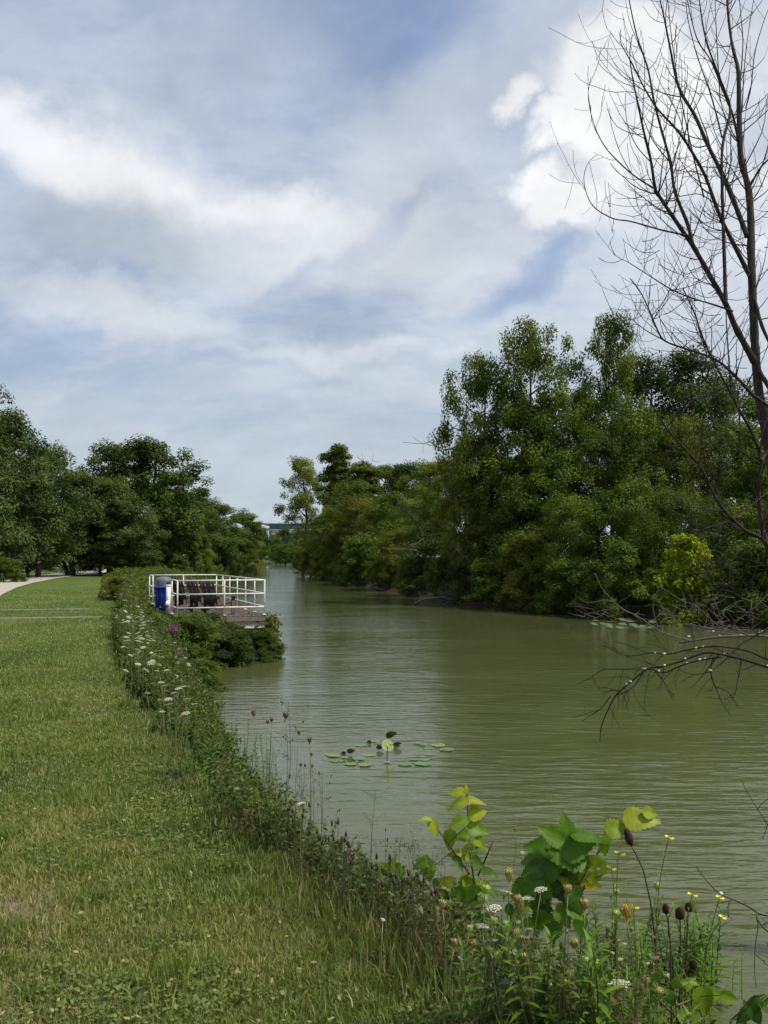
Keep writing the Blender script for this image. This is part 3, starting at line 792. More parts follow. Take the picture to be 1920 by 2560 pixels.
PROTO = {}
def proto(key, seed, H, rad, base, n, shape, leaf, sub, rc, per, rb=.36, mat='leaf', trunk=None, **kw):
    rng = np.random.default_rng(seed)
    bl = blobset(n, H, rad, base, rng, shape, rb)
    tw = kw.pop('twigs', 5)
    v, f, t, tips = crown_leaves(bl, sub, rc, per, leaf, rng, **kw)
    crown = mesh_np('crown', v, f, M[mat], tint=t)
    th = trunk or H * .018 + .05
    zz = np.linspace(-.6, H * .86, 8)
    tpts = np.stack([np.cumsum(rng.normal(0, H * .012, 8)), np.cumsum(rng.normal(0, H * .012, 8)), zz], 1); tpts -= np.array([tpts[0, 0], tpts[0, 1], 0])
    tr = wood(tpts, np.linspace(th, th * .2, 8), bl, tips, rng, twigs=tw)
    PROTO[key] = (crown, tr, H, rad)

# broadleaf, height 14
proto('maple', 21, 14, 5.2, 2.2, 17, 'oval', .27, .95, .95, 150)
proto('maple2', 22, 14, 4.6, 1.8, 16, 'oval', .25, .9, .90, 145)
proto('ash', 23, 14, 4.6, 4.0, 13, 'spread', .20, .95, .85, 150, rb=.38, skin=(.6, 1.05), twigs=12)
proto('ash2', 24, 14, 3.6, 3.4, 12, 'oval', .20, .95, .80, 150, rb=.40, skin=(.6, 1.05), twigs=10)
proto('willow', 25, 13, 5.4, .9, 20, 'oval', .30, .95, 1.05, 150, mat='leaf_shiny', aspect=.36, droop=.35, jitter=.2, flat=.6)
proto('willow2', 26, 13, 5.0, .9, 18, 'oval', .30, .95, 1.0, 150, mat='leaf_shiny', aspect=.36, droop=.4, jitter=.22, flat=.6)
proto('spruce', 27, 14, 3.0, .8, 34, 'cone', .22, 1.1, .65, 130, rb=.42, flat=.7, droop=.1)
proto('shrub', 28, 5, 3.2, -.3, 12, 'shrub', .17, 1.1, .55, 130, rb=.36, trunk=.08, lowcut=-.5)
proto('shrub2', 29, 5, 3.0, -.3, 13, 'shrub', .13, 1.0, .50, 170, rb=.34, trunk=.08, lowcut=-.5)
proto('shrub3', 30, 5, 2.7, -.2, 11, 'shrub', .20, 1.0, .55, 90, rb=.38, trunk=.08, aspect=.7, lowcut=-.5)
proto('thicket', 31, 9, 4.0, .2, 18, 'oval', .19, 1.0, .75, 150, rb=.33)
proto('thicket2', 32, 9, 3.6, .2, 16, 'oval', .16, .95, .70, 190, rb=.34, aspect=.4)

def tree(u, vtop, Z, wpx, key, colr, label, cat='tree', name='tree', group=None, base=None, rz=None):
    crown, trk, H, rad = PROTO[key]
    p = P(u, vtop, Z)
    gz = float(ground(p[0], Z)) if base is None else base
    gz = max(gz, -.2)
    h = p[2] - gz
    o = thing(name, label, cat, (p[0], Z, gz - .02), random.uniform(0, 6.28) if rz is None else rz, group)
    s = (wpx / 2 / F * Z) / (rad * 1.02)
    o.scale = (s, s, h / H)
    c = link('crown', crown, o); c.color = (*colr, 1)
    t = link('trunk', trk, o); t.color = (1, 1, 1, 1)
    return o

DK = (.66, .72, .68); MD = (.88, .88, .76); YG = (1.50, 1.25, .72); OL = (1.22, .98, .70); GR = (1.06, 1.06, .80); BR = (1.20, .85, .6); SV = (1.05, 1.02, 1.0)
LG = 'trees along the left edge of the meadow'
for a in [
    (-70, 945, 66, 380, 'willow', SV, 'tall silvery green tree at the extreme left above the path'),
    (10, 1000, 70, 330, 'willow2', SV, 'tallest fine leaved tree at the left edge, its top jutting into the sky'),
    (100, 1105, 78, 300, 'willow', GR, 'rounded silver leaved tree stepping down right of the tallest left tree'),
    (190, 1160, 84, 260, 'willow2', SV, 'low pale leaved tree left of the big dark maple'),
    (275, 1190, 86, 230, 'willow', YG, 'light yellow green tree in front of the big dark maple'),
    (330, 1235, 84, 190, 'willow2', SV, 'small pale bushy tree directly below the big dark maple'),
    (285, 1098, 97, 210, 'maple2', DK, 'left hand top of the big dark tree pair above the meadow'),
    (380, 1086, 96, 280, 'maple', DK, 'big dark green maple standing highest above the meadow'),
    (450, 1170, 100, 200, 'maple2', DK, 'dark rounded tree leaning from the right side of the big maple'),
    (488, 1225, 112, 190, 'maple', DK, 'dark tree on the falling slope of the left treeline'),
    (548, 1255, 130, 180, 'maple2', MD, 'mid green rounded tree in the middle of the receding left treeline'),
    (598, 1278, 175, 150, 'maple', MD, 'green rounded tree near the far end of the left treeline'),
    (640, 1300, 240, 80, 'maple2', DK, 'last dark tree of the left treeline, left of the far building'),
    (655, 1318, 330, 46, 'maple', MD, 'small far tree at the very end of the left canal bank'),
]: tree(*a, group=LG)
LS = 'shrubs at the foot of the left treeline'
for a in [
    (10, 1392, 62, 130, 'shrub', MD, 'low green shrub at the left edge beyond the path'),
    (-60, 1250, 74, 240, 'thicket', DK, 'dark understory thicket at the far left behind the path'),
    (75, 1290, 80, 210, 'thicket', DK, 'dark understory thicket beneath the tallest left tree'),
    (170, 1300, 86, 200, 'thicket2', GR, 'green understory thicket left of centre behind the bend of the path'),
    (255, 1320, 90, 180, 'thicket', DK, 'shaded thicket below the light yellow green tree'),
    (300, 1345, 84, 120, 'thicket2', OL, 'olive brown bush standing at the meadow edge under the big maple'),
    (345, 1330, 92, 140, 'thicket', DK, 'dark bush under the trunk of the big maple'),
    (430, 1345, 96, 100, 'shrub', MD, 'dark green bush at the meadow edge right of the big maple'),
    (400, 1300, 104, 160, 'thicket', DK, 'dense dark thicket behind the meadow bush'),
    (500, 1325, 100, 110, 'shrub2', SV, 'pale grey green bush in front of the receding left treeline'),
    (560, 1335, 122, 110, 'shrub', DK, 'dark bush between the pale bush and the far treeline'),
    (610, 1345, 165, 100, 'shrub2', MD, 'green bush below the far rounded tree on the left'),
    (445, 1385, 84, 60, 'shrub', DK, 'small very dark bush rising from the goldenrod meadow'),
]: tree(*a, cat='shrub', name='shrub', group=LS)

# end of the canal
EG = 'trees closing the end of the canal'
for a in [
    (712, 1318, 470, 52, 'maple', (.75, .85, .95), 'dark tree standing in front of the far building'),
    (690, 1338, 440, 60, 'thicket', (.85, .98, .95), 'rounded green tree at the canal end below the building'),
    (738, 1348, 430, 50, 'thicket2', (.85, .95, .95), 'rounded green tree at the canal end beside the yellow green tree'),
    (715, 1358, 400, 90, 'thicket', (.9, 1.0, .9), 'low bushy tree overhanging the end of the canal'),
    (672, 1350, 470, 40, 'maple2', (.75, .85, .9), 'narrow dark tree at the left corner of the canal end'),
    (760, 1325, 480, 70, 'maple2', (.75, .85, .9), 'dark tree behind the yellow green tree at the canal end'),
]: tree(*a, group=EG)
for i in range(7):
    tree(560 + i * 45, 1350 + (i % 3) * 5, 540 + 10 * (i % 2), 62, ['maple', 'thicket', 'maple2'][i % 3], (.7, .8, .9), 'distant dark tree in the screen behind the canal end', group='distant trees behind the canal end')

RG = 'trees on the right bank'
for a in [
    (758, 1140, 158, 130, 'ash2', YG, 'thin leaning tree with sparse foliage and bare tips by the far water'),
    (806, 1275, 150, 150, 'thicket2', (1.75, 1.35, .6), 'yellow green feathery tree at the far corner of the right bank'),
    (850, 1262, 140, 180, 'thicket2', (1.5, 1.25, .6), 'olive yellow feathery tree next to the far corner of the right bank'),
    (846, 1108, 150, 150, 'spruce', MD, 'dark pointed tree rising above the far yellow green tree'),
    (908, 1150, 145, 170, 'spruce', OL, 'shorter pointed tree right of the dark pointed tree'),
    (965, 1155, 150, 180, 'maple2', DK, 'dark rounded tree top in the middle of the distant right skyline'),
    (1030, 1150, 140, 190, 'maple', DK, 'dark tree top behind the leaning bare snag'),
    (1080, 1145, 120, 180, 'maple2', YG, 'lighter tree top just left of the brownish spreading tree'),
    (905, 1240, 118, 210, 'thicket2', BR, 'brownish green tree above the middle of the far right bank'),
    (985, 1232, 102, 220, 'thicket', GR, 'green tree behind the fallen grey branches'),
    (1065, 1210, 88, 230, 'thicket2', GR, 'fresh green tree left of the brownish spreading tree'),
    (1205, 1085, 62, 250, 'ash', (1.4, 1.05, .6), 'brownish olive spreading tree leaning out below the tall tree'),
    (1125, 1140, 66, 140, 'ash2', (1.35, 1.05, .6), 'small brownish tree at the outer edge of the tall tree'),
    (1200, 870, 60, 210, 'ash', GR, 'left half of the tall spreading tree, its limb reaching over the canal'),
    (1335, 800, 60, 270, 'ash', GR, 'tallest spreading tree of the right bank with open crown'),
    (1310, 990, 61, 300, 'maple2', MD, 'rounded tree filling the lower crown of the tall tree group'),
    (1450, 960, 64, 180, 'ash2', MD, 'loose crowned tree between the tall tree and the pointed tree top'),
    (1525, 775, 58, 170, 'ash2', GR, 'narrow tree whose leafy tip stands above its neighbours'),
    (1610, 870, 60, 260, 'ash', DK, 'dark compound leaved tree right of the narrow tree'),
    (1715, 872, 60, 270, 'ash2', DK, 'dark tree behind the bare branches'),
    (1835, 930, 62, 260, 'ash', GR, 'light crowned tree behind the bare trunk'),
    (1940, 990, 60, 260, 'ash2', GR, 'tree at the right edge behind the bare trunk'),
    (880, 1195, 130, 190, 'thicket', MD, 'full green tree filling the skyline right of the dark pointed tree'),
    (1180, 1180, 60, 210, 'thicket2', OL, 'olive bushy tree below the brownish spreading tree'),
    (1290, 1130, 58, 240, 'thicket', MD, 'dense round tree at the foot of the tall tree'),
    (1395, 1120, 56, 240, 'thicket', GR, 'bright green dense tree in the middle of the right bank'),
    (1500, 1060, 56, 240, 'thicket2', MD, 'fine leaved dense tree right of the bank centre'),
    (1610, 1010, 55, 240, 'thicket', GR, 'dense tree directly left of the bare trunk'),
    (1720, 1030, 54, 250, 'thicket2', OL, 'olive dense tree crossed by the bare limbs'),
    (1840, 1050, 53, 260, 'thicket', GR, 'dense tree behind the fork of the bare tree'),
    (1960, 1040, 52, 260, 'thicket2', GR, 'dense tree at the right frame edge'),
]: tree(*a, group=RG)

# shrubs spilling over the right waterline
RS = 'shrubs overhanging the water on the right bank'
shr = [
    (1905, 1330, 40.5, 250, 'shrub', GR, 'green shrub at the right frame edge above the fallen log'),
    (1715, 1335, 42, 205, 'shrub3', (2.3, 1.95, .75), 'bright yellow green vine covered shrub at the right'),
    (1830, 1240, 44, 260, 'thicket', MD, 'tall dark shrub behind the bright yellow green shrub'),
    (1690, 1215, 46, 260, 'thicket2', MD, 'tall shrub above and left of the bright yellow green shrub'),
    (1560, 1340, 46, 230, 'shrub2', GR, 'green shrub between the lily patch and the bright shrub'),
    (1560, 1200, 49, 260, 'thicket', GR, 'tall shrub above the lily patch at the right bank'),
    (1430, 1230, 51, 250, 'thicket2', GR, 'tall green shrub left of the lily patch'),
    (1440, 1385, 48.5, 220, 'shrub', GR, 'low green shrub touching the water just left of the lily patch'),
    (1320, 1330, 53, 210, 'shrub2', OL, 'olive shrub hanging over the water near the bank centre'),
    (1310, 1230, 56, 230, 'thicket', MD, 'leafy shrub mass on the bank below the tall tree'),
    (1235, 1385, 56, 170, 'shrub3', (1.35, 1.3, .8), 'light green low shrub at the waterline below the tall tree'),
    (1195, 1270, 62, 210, 'thicket2', MD, 'dark shrub mass left below the tall tree'),
    (1130, 1375, 64, 170, 'shrub', MD, 'dark green shrub at the waterline left of the light green one'),
    (1085, 1290, 72, 200, 'thicket', DK, 'dark rounded shrub above the pale driftwood'),
    (1040, 1385, 74, 140, 'shrub2', SV, 'greyish shrub at the waterline near the middle of the right bank'),
    (985, 1320, 84, 170, 'thicket2', OL, 'brown tinged shrub on the middle right bank'),
    (960, 1395, 86, 110, 'shrub', GR, 'small green shrub dipping into the water on the middle right bank'),
    (910, 1330, 98, 150, 'shrub', GR, 'bright green shrub beyond the middle of the right bank'),
    (880, 1365, 106, 120, 'shrub3', GR, 'green shrub low over the water towards the far corner'),
    (850, 1320, 120, 140, 'shrub2', OL, 'olive shrub under the dark pointed tree'),
    (815, 1365, 132, 110, 'shrub2', YG, 'yellow green shrub at the far waterline of the right bank'),
    (775, 1365, 146, 90, 'shrub', YG, 'yellowish shrub at the last visible corner of the right bank'),
    (752, 1375, 200, 60, 'shrub2', MD, 'small dark shrub beyond the far corner of the right bank'),
]
for a in shr:
    tree(*a, cat='shrub', name='shrub', group=RS, base=.1)
tree(1990, 1200, 42, 260, 'thicket', GR, 'tall shrub just at the right frame edge', cat='shrub', name='shrub', group=RS, base=.2)

# ------------------------------------------------------------------ far building and pylon
def far_building():
    Z = 1000.0
    def W(u, v): p = P(u, v, Z); return p[0], p[2]
    x0, zt = W(673, 1306); x1, _ = W(1000, 1306)
    o = thing('long_building', 'long low building with blue glass band and white roof edge far beyond the canal', 'building', ((x0 + x1) / 2, Z, 0))
    cx = (x0 + x1) / 2; w = x1 - x0
    def band(name, v0, v1, mat, dx=0, dy=0, c=0):
        za, zb = W(0, v1)[1], W(0, v0)[1]
        mb = MB(); mb.box((dx - w * 0, 30 - dy, (za + zb) / 2), (w + c, 60, zb - za))
        return mb.build(name, mat, o)
    glass = noisy_mat('hazed_blue_glass', (.10, .16, .22), (.14, .21, .28), scale=.05, rough=.2, bump=0, stretch=(1, 1, .1))  # blue glass, greyed: distance haze is put into its colour
    white = noisy_mat('white_cladding', (.55, .56, .55), (.65, .66, .64), scale=.1, bump=0)
    beige = noisy_mat('beige_cladding', (.45, .40, .34), (.52, .47, .40), scale=.1, bump=0)
    grey = noisy_mat('grey_wall', (.16, .19, .23), (.20, .24, .28), scale=.1, bump=0)
    mb = MB(); za = W(0, 1460)[1]; zb = W(0, 1322.5)[1]
    mb.box((0, 30, (max(za, 0) + zb) / 2), (w, 60, zb - max(za, 0))); wall = mb.build('wall', grey, o)
    band('glass_band', 1310.5, 1322.5, glass, dy=.0)
    band('roof', 1307.5, 1310.5, white, dy=2, c=18)
    mb = MB(); mb.box((6, 30, W(0, 1306.5)[1]), (w - 6, 40, .9)); mb.build('roof_parapet', beige, o)
    band('ledge', 1323.5, 1326.5, white, dy=1.5)
    band('ledge', 1328.0, 1332.0, beige, dy=1.5)
    mb = MB(); xs = W(693, 0)[0] - cx; mb.box((xs, -3, W(0, 1335.5)[1]), (6, 4, 2.6), bev=.8)
    mb.build('awning', noisy_mat('rust_red', (.20, .09, .07), (.26, .13, .10), bump=0), o)
    for u in (688, 731):
        mb = MB(); mb.box((W(u, 0)[0] - cx, -1.5, W(0, 1321)[1]), (1.4, 1.0, 1.5), bev=.1); mb.build('vent', M['blackhole'], o)
    for u in (700, 716, 734, 750):
        mb = MB(); mb.box((W(u, 0)[0] - cx, -.4, W(0, 1316.5)[1]), (.35, .8, 5.2)); mb.build('mullion', grey, o)
far_building()
def pylon():
    Z = 1350.0
    p = P(719.5, 1290, Z); H = p[2]
    o = thing('power_pylon', 'faint lattice power pylon rising behind the roof of the far building', 'pylon', (p[0], Z, 0))
    k = Z / F; m = noisy_mat('galvanised_steel', (.30, .33, .36), (.36, .39, .42), bump=0)
    mb = MB(); n = 12
    lv = [(t * (H - 6 * k), 5.0 * (1 - t) + 1.3 * t) for t in np.linspace(0, 1, n)]
    for i in range(n - 1):
        (z0, a), (z1, b) = lv[i], lv[i + 1]
        for sx, sy in ((1, 1), (1, -1), (-1, 1), (-1, -1)):
            mb.tube([(sx * a, sy * a, z0), (sx * b, sy * b, z1)], .16, 4)
        for sy in (-1, 1):
            mb.tube([(-a, sy * a, z0), (b, sy * b, z1)], .10, 4); mb.tube([(a, sy * a, z0), (-b, sy * b, z1)], .10, 4)
    mb.build('tower', m, o)
    for zz, wd in ((H - 9 * k, 11 * k),):
        a = MB()
        for s in (-1, 1):
            a.tube([(s * 1.3, 0, zz - .7), (s * wd, 0, zz)], .16, 4); a.tube([(s * 1.3, 0, zz + 1.2), (s * wd, 0, zz)], .12, 4)
            for q in (.35, .7): a.tube([(s * wd * q, 0, zz - .4), (s * wd * q, 0, zz + .6)], .1, 4)
        a.build('crossarm', m, o)
    a = MB()
    for s in (-1, 1):
        a.tube([(s * 1.3, 0, H - 6 * k), (s * 6 * k, 0, H)], .16, 4); a.tube([(s * -1.3, 0, H - 6 * k), (s * 6 * k, 0, H)], .10, 4)
    a.tube([(-6 * k, 0, H), (6 * k, 0, H)], .12, 4)
    a.build('crossarm', m, o)
pylon()

# ------------------------------------------------------------------ fishing deck
DZ = CAMZ - 1.77
O_ = np.array([-6.3, 26.9]); A_ = np.array([.94, .34]); B_ = np.array([-.34, .94]); A_ /= np.linalg.norm(A_); B_ /= np.linalg.norm(B_)
DW, DL = 2.78, 9.4
ang = math.atan2(A_[1], A_[0])
def deck():
    o = thing('fishing_deck', 'weathered wooden deck with white pipe railing built out over the canal', 'deck', (O_[0], O_[1], DZ), ang)
    rng = np.random.default_rng(2)
    mb = MB(); nb = 19; bw = DW / nb
    for i in range(nb):
        mb.box((bw * (i + .5), DL / 2 + rng.normal(0, .006), -.022 + rng.normal(0, .002)), (bw - .008, DL, .04), bev=.004)
    mb.build('decking', M['deckwood'], o)
    mb = MB(); mb.box((DW / 2, -.03, -.12), (DW + .04, .05, .14), bev=.006); mb.box((DW + .03, DL / 2, -.12), (.05, DL, .14), bev=.006); mb.box((DW / 2, DL + .03, -.12), (DW, .05, .14), bev=.006)
    mb.build('rim_board', M['deckwood'], o)
    mb = MB(); mb.box((DW / 2, .05, -.31), (DW, .09, .22), bev=.01)
    for x in (.5, 1.1, 1.9, 2.35): mb.box((x, -.002, -.30), (.03, .02, .03), bev=.004)
    mb.build('beam', M['beamwood'], o)
    mb = MB(); mb.box((DW - .06, DL / 2, -.31), (.09, DL - .3, .20), bev=.01); mb.build('beam', M['beamwood'], o)
    for y in (.12, 3.1, 6.2, 9.2):
        for x in (1.0, DW - .2):
            mb = MB(); mb.box((x, y, -1.3), (.15, .15, 1.9), bev=.01); mb.build('support_post', M['bark'], o)
    r = .024
    def post(x, y, top=1.08):
        m = MB(); m.tube([(x, y, 0.0), (x, y, top)], r, 10); m.box((x, y, .006), (.12, .12, .012), bev=.003); m.build('railing_post', M['whitepaint'], o, smooth=False)
    def rail(pts):
        for h in (1.08, .66, .245):
            m = MB(); q = [(a, b, h) for a, b in pts]; 
            for i in range(len(q) - 1): m.tube([q[i], q[i + 1]], r, 10)
            m.build('rail', M['whitepaint'], o)
    e = .05
    near = [(e, 1.55), (e, e), (DW - e, e), (DW - e, DL - e), (e, DL - e), (e, DL - 1.5)]
    rail(near)
    ps = [(e, 1.55), (e, e), (DW * .53, e), (DW - e, e)] + [(DW - e, e + (DL - 2 * e) * k / 6) for k in range(1, 7)] + [(DW * .5, DL - e), (e, DL - e), (e, DL - 1.5)]
    for x, y in ps: post(x, y)
    return o
deck()

def adirondack():
    o = thing('deck_chair', '', 'chair')
    rng = np.random.default_rng(4)
    # faces local +x ; width along y
    hts = [.80, .90, .97, .90, .80]; bk = []
    lean = math.radians(17); ca, sa = math.cos(lean), math.sin(lean)
    for i, h in enumerate(hts):
        fan = (i - 2) * .035
        mb = MB(); w = .150; y = (i - 2) * .142
        n = 5
        v = []
        for k in range(n):
            t = k / (n - 1); s = .08 + h * t
            ww = w / 2 * (1 if k < n - 1 else .96)
            for dy in (-ww, ww):
                for dx in (0, .024):
                    v.append((-.02 - sa * s + dx + .012 * ((i + 1) % 2), y + fan * t * 2 + dy, .18 + ca * s + (0.0 if k < n - 1 else (.02 if dy * (i - 2) < 0 else -.012))))
        f = []
        for k in range(n - 1):
            a = 4 * k
            f += [[a, a+2, a+6, a+4], [a+1, a+5, a+7, a+3], [a, a+4, a+5, a+1], [a+2, a+3, a+7, a+6]]
        f += [[0, 1, 3, 2], [4*n-4, 4*n-2, 4*n-1, 4*n-3]]
        mb.add(v, f); bk.append(mb)
    for mb in bk: mb.build('back_slat', M['chairwood'], o)
    for s, wd in ((.26, .72), (.70, .80)):
        mb = MB(); mb.box((-.055 - sa * s, 0, .18 + ca * s), (.03, wd, .07), rot=Matrix.Rotation(-lean, 3, 'Y'), bev=.004); mb.build('back_rail', M['chairwood'], o)
    mb = MB()
    for i in range(5): mb.box((.05 + i * .105, 0, .275 + i * .022), (.095, .66, .025), rot=Matrix.Rotation(-.2, 3, 'Y'), bev=.004)
    mb.build('seat', M['chairwood'], o)
    for s in (-1, 1):
        mb = MB(); mb.box((.22, s * .41, .57), (.78, .13, .028), bev=.01); mb.build('armrest', M['chairwood'], o)
        mb = MB(); mb.box((.50, s * .38, .28), (.12, .03, .56), bev=.004); mb.build('front_leg', M['chairwood'], o)
        mb = MB(); mb.box((-.10, s * .35, .30), (.10, .03, .60), bev=.004)
        mb.box((.16, s * .35, .22), (.80, .028, .11), rot=Matrix.Rotation(-.28, 3, 'Y'), bev=.004)
        mb.build('rear_leg', M['chairwood'], o)
    return o
def copy_tree(o, parent=None):
    c = o.copy(); COL.objects.link(c)
    if parent is not None: c.parent = parent
    for ch in o.children: 
        if ch is not c: copy_tree(ch, c)
    return c
ch0 = adirondack()
LBL = ['dark brown slatted wooden chair on the deck nearest to the camera', 'middle one of three dark brown slatted wooden chairs on the deck', 'dark brown slatted wooden chair farthest left, next to the white post']
for i, (u, Z) in enumerate([(534, 28.0), (497, 29.1), (459, 30.3)]):
    c = ch0 if i == 0 else copy_tree(ch0)
    p = P(u, 1400, Z); c.location = (p[0], Z, DZ); c.rotation_euler = (0, 0, math.radians(36) + (.05, -.04, .02)[i])
    c['label'] = LBL[i]; c['group'] = 'slatted wooden chairs on the deck'

def bin_(label, loc):
    o = thing('litter_bin', label, 'bin', loc)
    mb = MB(); mb.lathe([(0, .0), (.22, 0), (.25, .03), (.27, .55), (.29, .72), (.30, .74)], k=24)
    for k in range(12):
        a = k / 12 * 2 * PI; mb.tube([(math.cos(a) * .255, math.sin(a) * .255, .04), (math.cos(a) * .288, math.sin(a) * .288, .70)], .012, 5)
    mb.build('body', M['bluebin'], o, smooth=True)
    mb = MB(); mb.lathe([(.29, .74), (.345, .745), (.35, .79), (.335, .80), (.29, .81)], k=24); mb.build('rim', M['bluebin'], o, smooth=True)
    mb = MB(); mb.lathe([(.285, .80), (.285, .98), (.275, 1.03), (.24, 1.085), (.17, 1.12), (.08, 1.135), (0, 1.14)], k=24)
    d = mb.build('dome_lid', M['greylid'], o, smooth=True)
    mb = MB(); mb.box((.2, -.19, .90), (.16, .03, .13), rot=Matrix.Rotation(math.radians(44), 3, 'Z'), bev=.01); mb.build('lid_opening', M['blackhole'], d)
    return o
p = P(410, 1400, 30.2)
b1 = bin_('blue litter bin with grey domed lid standing at the left side of the deck', (p[0], 30.2, DZ + .0))
p = P(341, 1400, 105)
b2 = bin_('tiny blue litter bin far away in the meadow behind the deck', (p[0], 105, float(ground(p[0], 105))))
b2.scale = (.98, .98, 1.05)
for b in (b1, b2): b['group'] = 'blue litter bins'
def marker():
    p = P(422, 1400, 28.9)
    o = thing('plastic_post', 'thick white plastic tube post with red mark beside the blue bin', 'post', (p[0], 28.9, DZ - .1))
    mb = MB(); mb.tube([(0, 0, 0), (0, 0, .98)], .075, 20); mb.tube([(0, 0, .95), (0, 0, 1.0)], .086, 20)
    mb.build('tube', M['pvc'], o)
    mb = MB(); mb.tube([(0, 0, .45), (0, -.12, .40), (0, -.17, .33)], .065, 14); mb.build('side_spout', M['pvc'], o, smooth=True)
    mb = MB()
    th = np.linspace(-2.6, -1.0, 8); v = []
    for a in th: v += [(math.cos(a) * .0775, math.sin(a) * .0775, .30), (math.cos(a) * .0775, math.sin(a) * .0775, .42)]
    mb.add(v, [[2*i, 2*i+2, 2*i+3, 2*i+1] for i in range(7)]); mb.build('sticker', M['red'], o)
marker()

# bushes growing under and beside the deck
DG = 'bushes crowding the near side of the deck'
for a in [
    (570, 1548, 26.9, 170, 'shrub', (.52, .58, .55), 'dark bush under the white beam of the deck'),
    (668, 1560, 28.0, 110, 'shrub3', (.8, .8, .7), 'dark leafy bush under the outer corner of the deck'),
    (515, 1530, 26.2, 200, 'shrub2', (.52, .58, .55), 'dense dark bush covering the near edge of the deck'),
    (450, 1545, 25.5, 140, 'shrub', MD, 'green bush at the foot of the white railing'),
    (385, 1530, 25.6, 130, 'shrub2', GR, 'green bush left of the white railing behind the purple flowers'),
    (480, 1610, 23.8, 140, 'shrub2', MD, 'low green bush between the deck bushes and the water'),
    (560, 1625, 25.6, 110, 'shrub', DK, 'small dark bush leaning to the water below the deck'),
    (330, 1500, 28.5, 130, 'shrub3', GR, 'light green bush left of the blue bin'),
    (300, 1440, 36, 120, 'shrub2', OL, 'tall olive bush behind the left weeds'),
    (395, 1690, 18.6, 130, 'shrub2', GR, 'low green bush beside the wild carrot flowers'),
    (545, 1563, 25.6, 210, 'shrub', (.52, .58, .55), 'broad dark bush spilling to the water in front of the deck'),
    (470, 1528, 24.8, 230, 'shrub2', MD, 'broad green bush directly in front of the white corner post'),
    (400, 1535, 23.6, 190, 'shrub', MD, 'green bush around the upper purple ironweed'),
    (440, 1600, 21.8, 190, 'shrub2', DK, 'green bush on the slope below the purple flowers'),
    (500, 1645, 21.2, 150, 'shrub', MD, 'low bush trailing into the water left of the deck reflection'),
    (355, 1590, 20.2, 130, 'shrub3', GR, 'light green bush in the middle of the cream flowers'),
    (632, 1572, 27.3, 190, 'shrub2', (.52, .58, .55), 'dark bush hanging below the outer end of the beam'),
]: tree(*a, cat='bush', name='bush', group=DG, base=None)

def vine():
    rng = np.random.default_rng(8)
    p0 = P(664, 1545, 27.9)
    o = thing('climbing_vine', 'leafy vine hanging down over the outer corner of the deck', 'vine', tuple(p0))
    C = []
    st = MB()
    for k in range(80):
        a = p0 + np.array([rng.uniform(-.85, .34), rng.uniform(-.15, .7), rng.uniform(-.15, .14)])
        L = rng.uniform(.3, 1.25) * (1 if a[0] > p0[0] - .1 else .75)
        pts = [a]
        for q in range(7): pts.append(pts[-1] + np.array([rng.normal(.012, .03), rng.normal(0, .03), -L / 7]))
        pts = np.array(pts) - p0; st.tube(pts, .005, 4, t=.1)
        m = int(34 * L); t = rng.random(m) * 7
        C.append(np.stack([np.interp(t, range(8), pts[:, i]) for i in range(3)], 1) + rng.normal(0, .05, (m, 3)))
    C = np.concatenate(C)
    v, f = leaf_quads(C, unit(rng.normal(size=C.shape) * .6 + np.array([.2, -.5, .5])), rng.uniform(.06, .12, len(C)), aspect=.75, rng=rng)
    c = link('foliage', mesh_np('foliage', v, f, M['leaf'], tint=np.repeat(np.clip(rng.normal(.5, .2, len(C)), 0, 1), 4)), o); c.color = (1.1, .95, .75, 1)
    st.build('stems', M['stem'], o)
vine()

# ------------------------------------------------------------------ bare tree leaning in from the right
def smooth_path(pts, n):
    pts = np.asarray(pts, float)
    d = np.concatenate([[0], np.cumsum(np.linalg.norm(np.diff(pts, axis=0), axis=1))])
    t = np.linspace(0, d[-1], n)
    # Catmull-Rom through the points
    out = []
    for s in t:
        i = int(np.clip(np.searchsorted(d, s) - 1, 0, len(pts) - 2)); u = (s - d[i]) / (d[i+1] - d[i] + 1e-9)
        p0 = pts[max(i-1, 0)]; p1 = pts[i]; p2 = pts[i+1]; p3 = pts[min(i+2, len(pts)-1)]
        out.append(.5 * ((2*p1) + (-p0 + p2)*u + (2*p0 - 5*p1 + 4*p2 - p3)*u*u + (-p0 + 3*p1 - 3*p2 + p3)*u**3))
    return np.array(out)

def trace(pts, off, sc_, z0, z1, r0, r1, n=None):
    """a limb of known pixel course, running from distance z0 to z1; r in photo pixels of width"""
    m = len(pts)
    P3 = []
    for i, (a, b) in enumerate(pts):
        Z = z0 + (z1 - z0) * i / (m - 1)
        P3.append(P(off[0] + a / sc_, off[1] + b / sc_, Z))
    n = n or m * 5
    q = smooth_path(P3, n)
    Z = q[:, 1]
    w = np.linspace(r0, r1, n) / 2 * Z / F
    return q, w

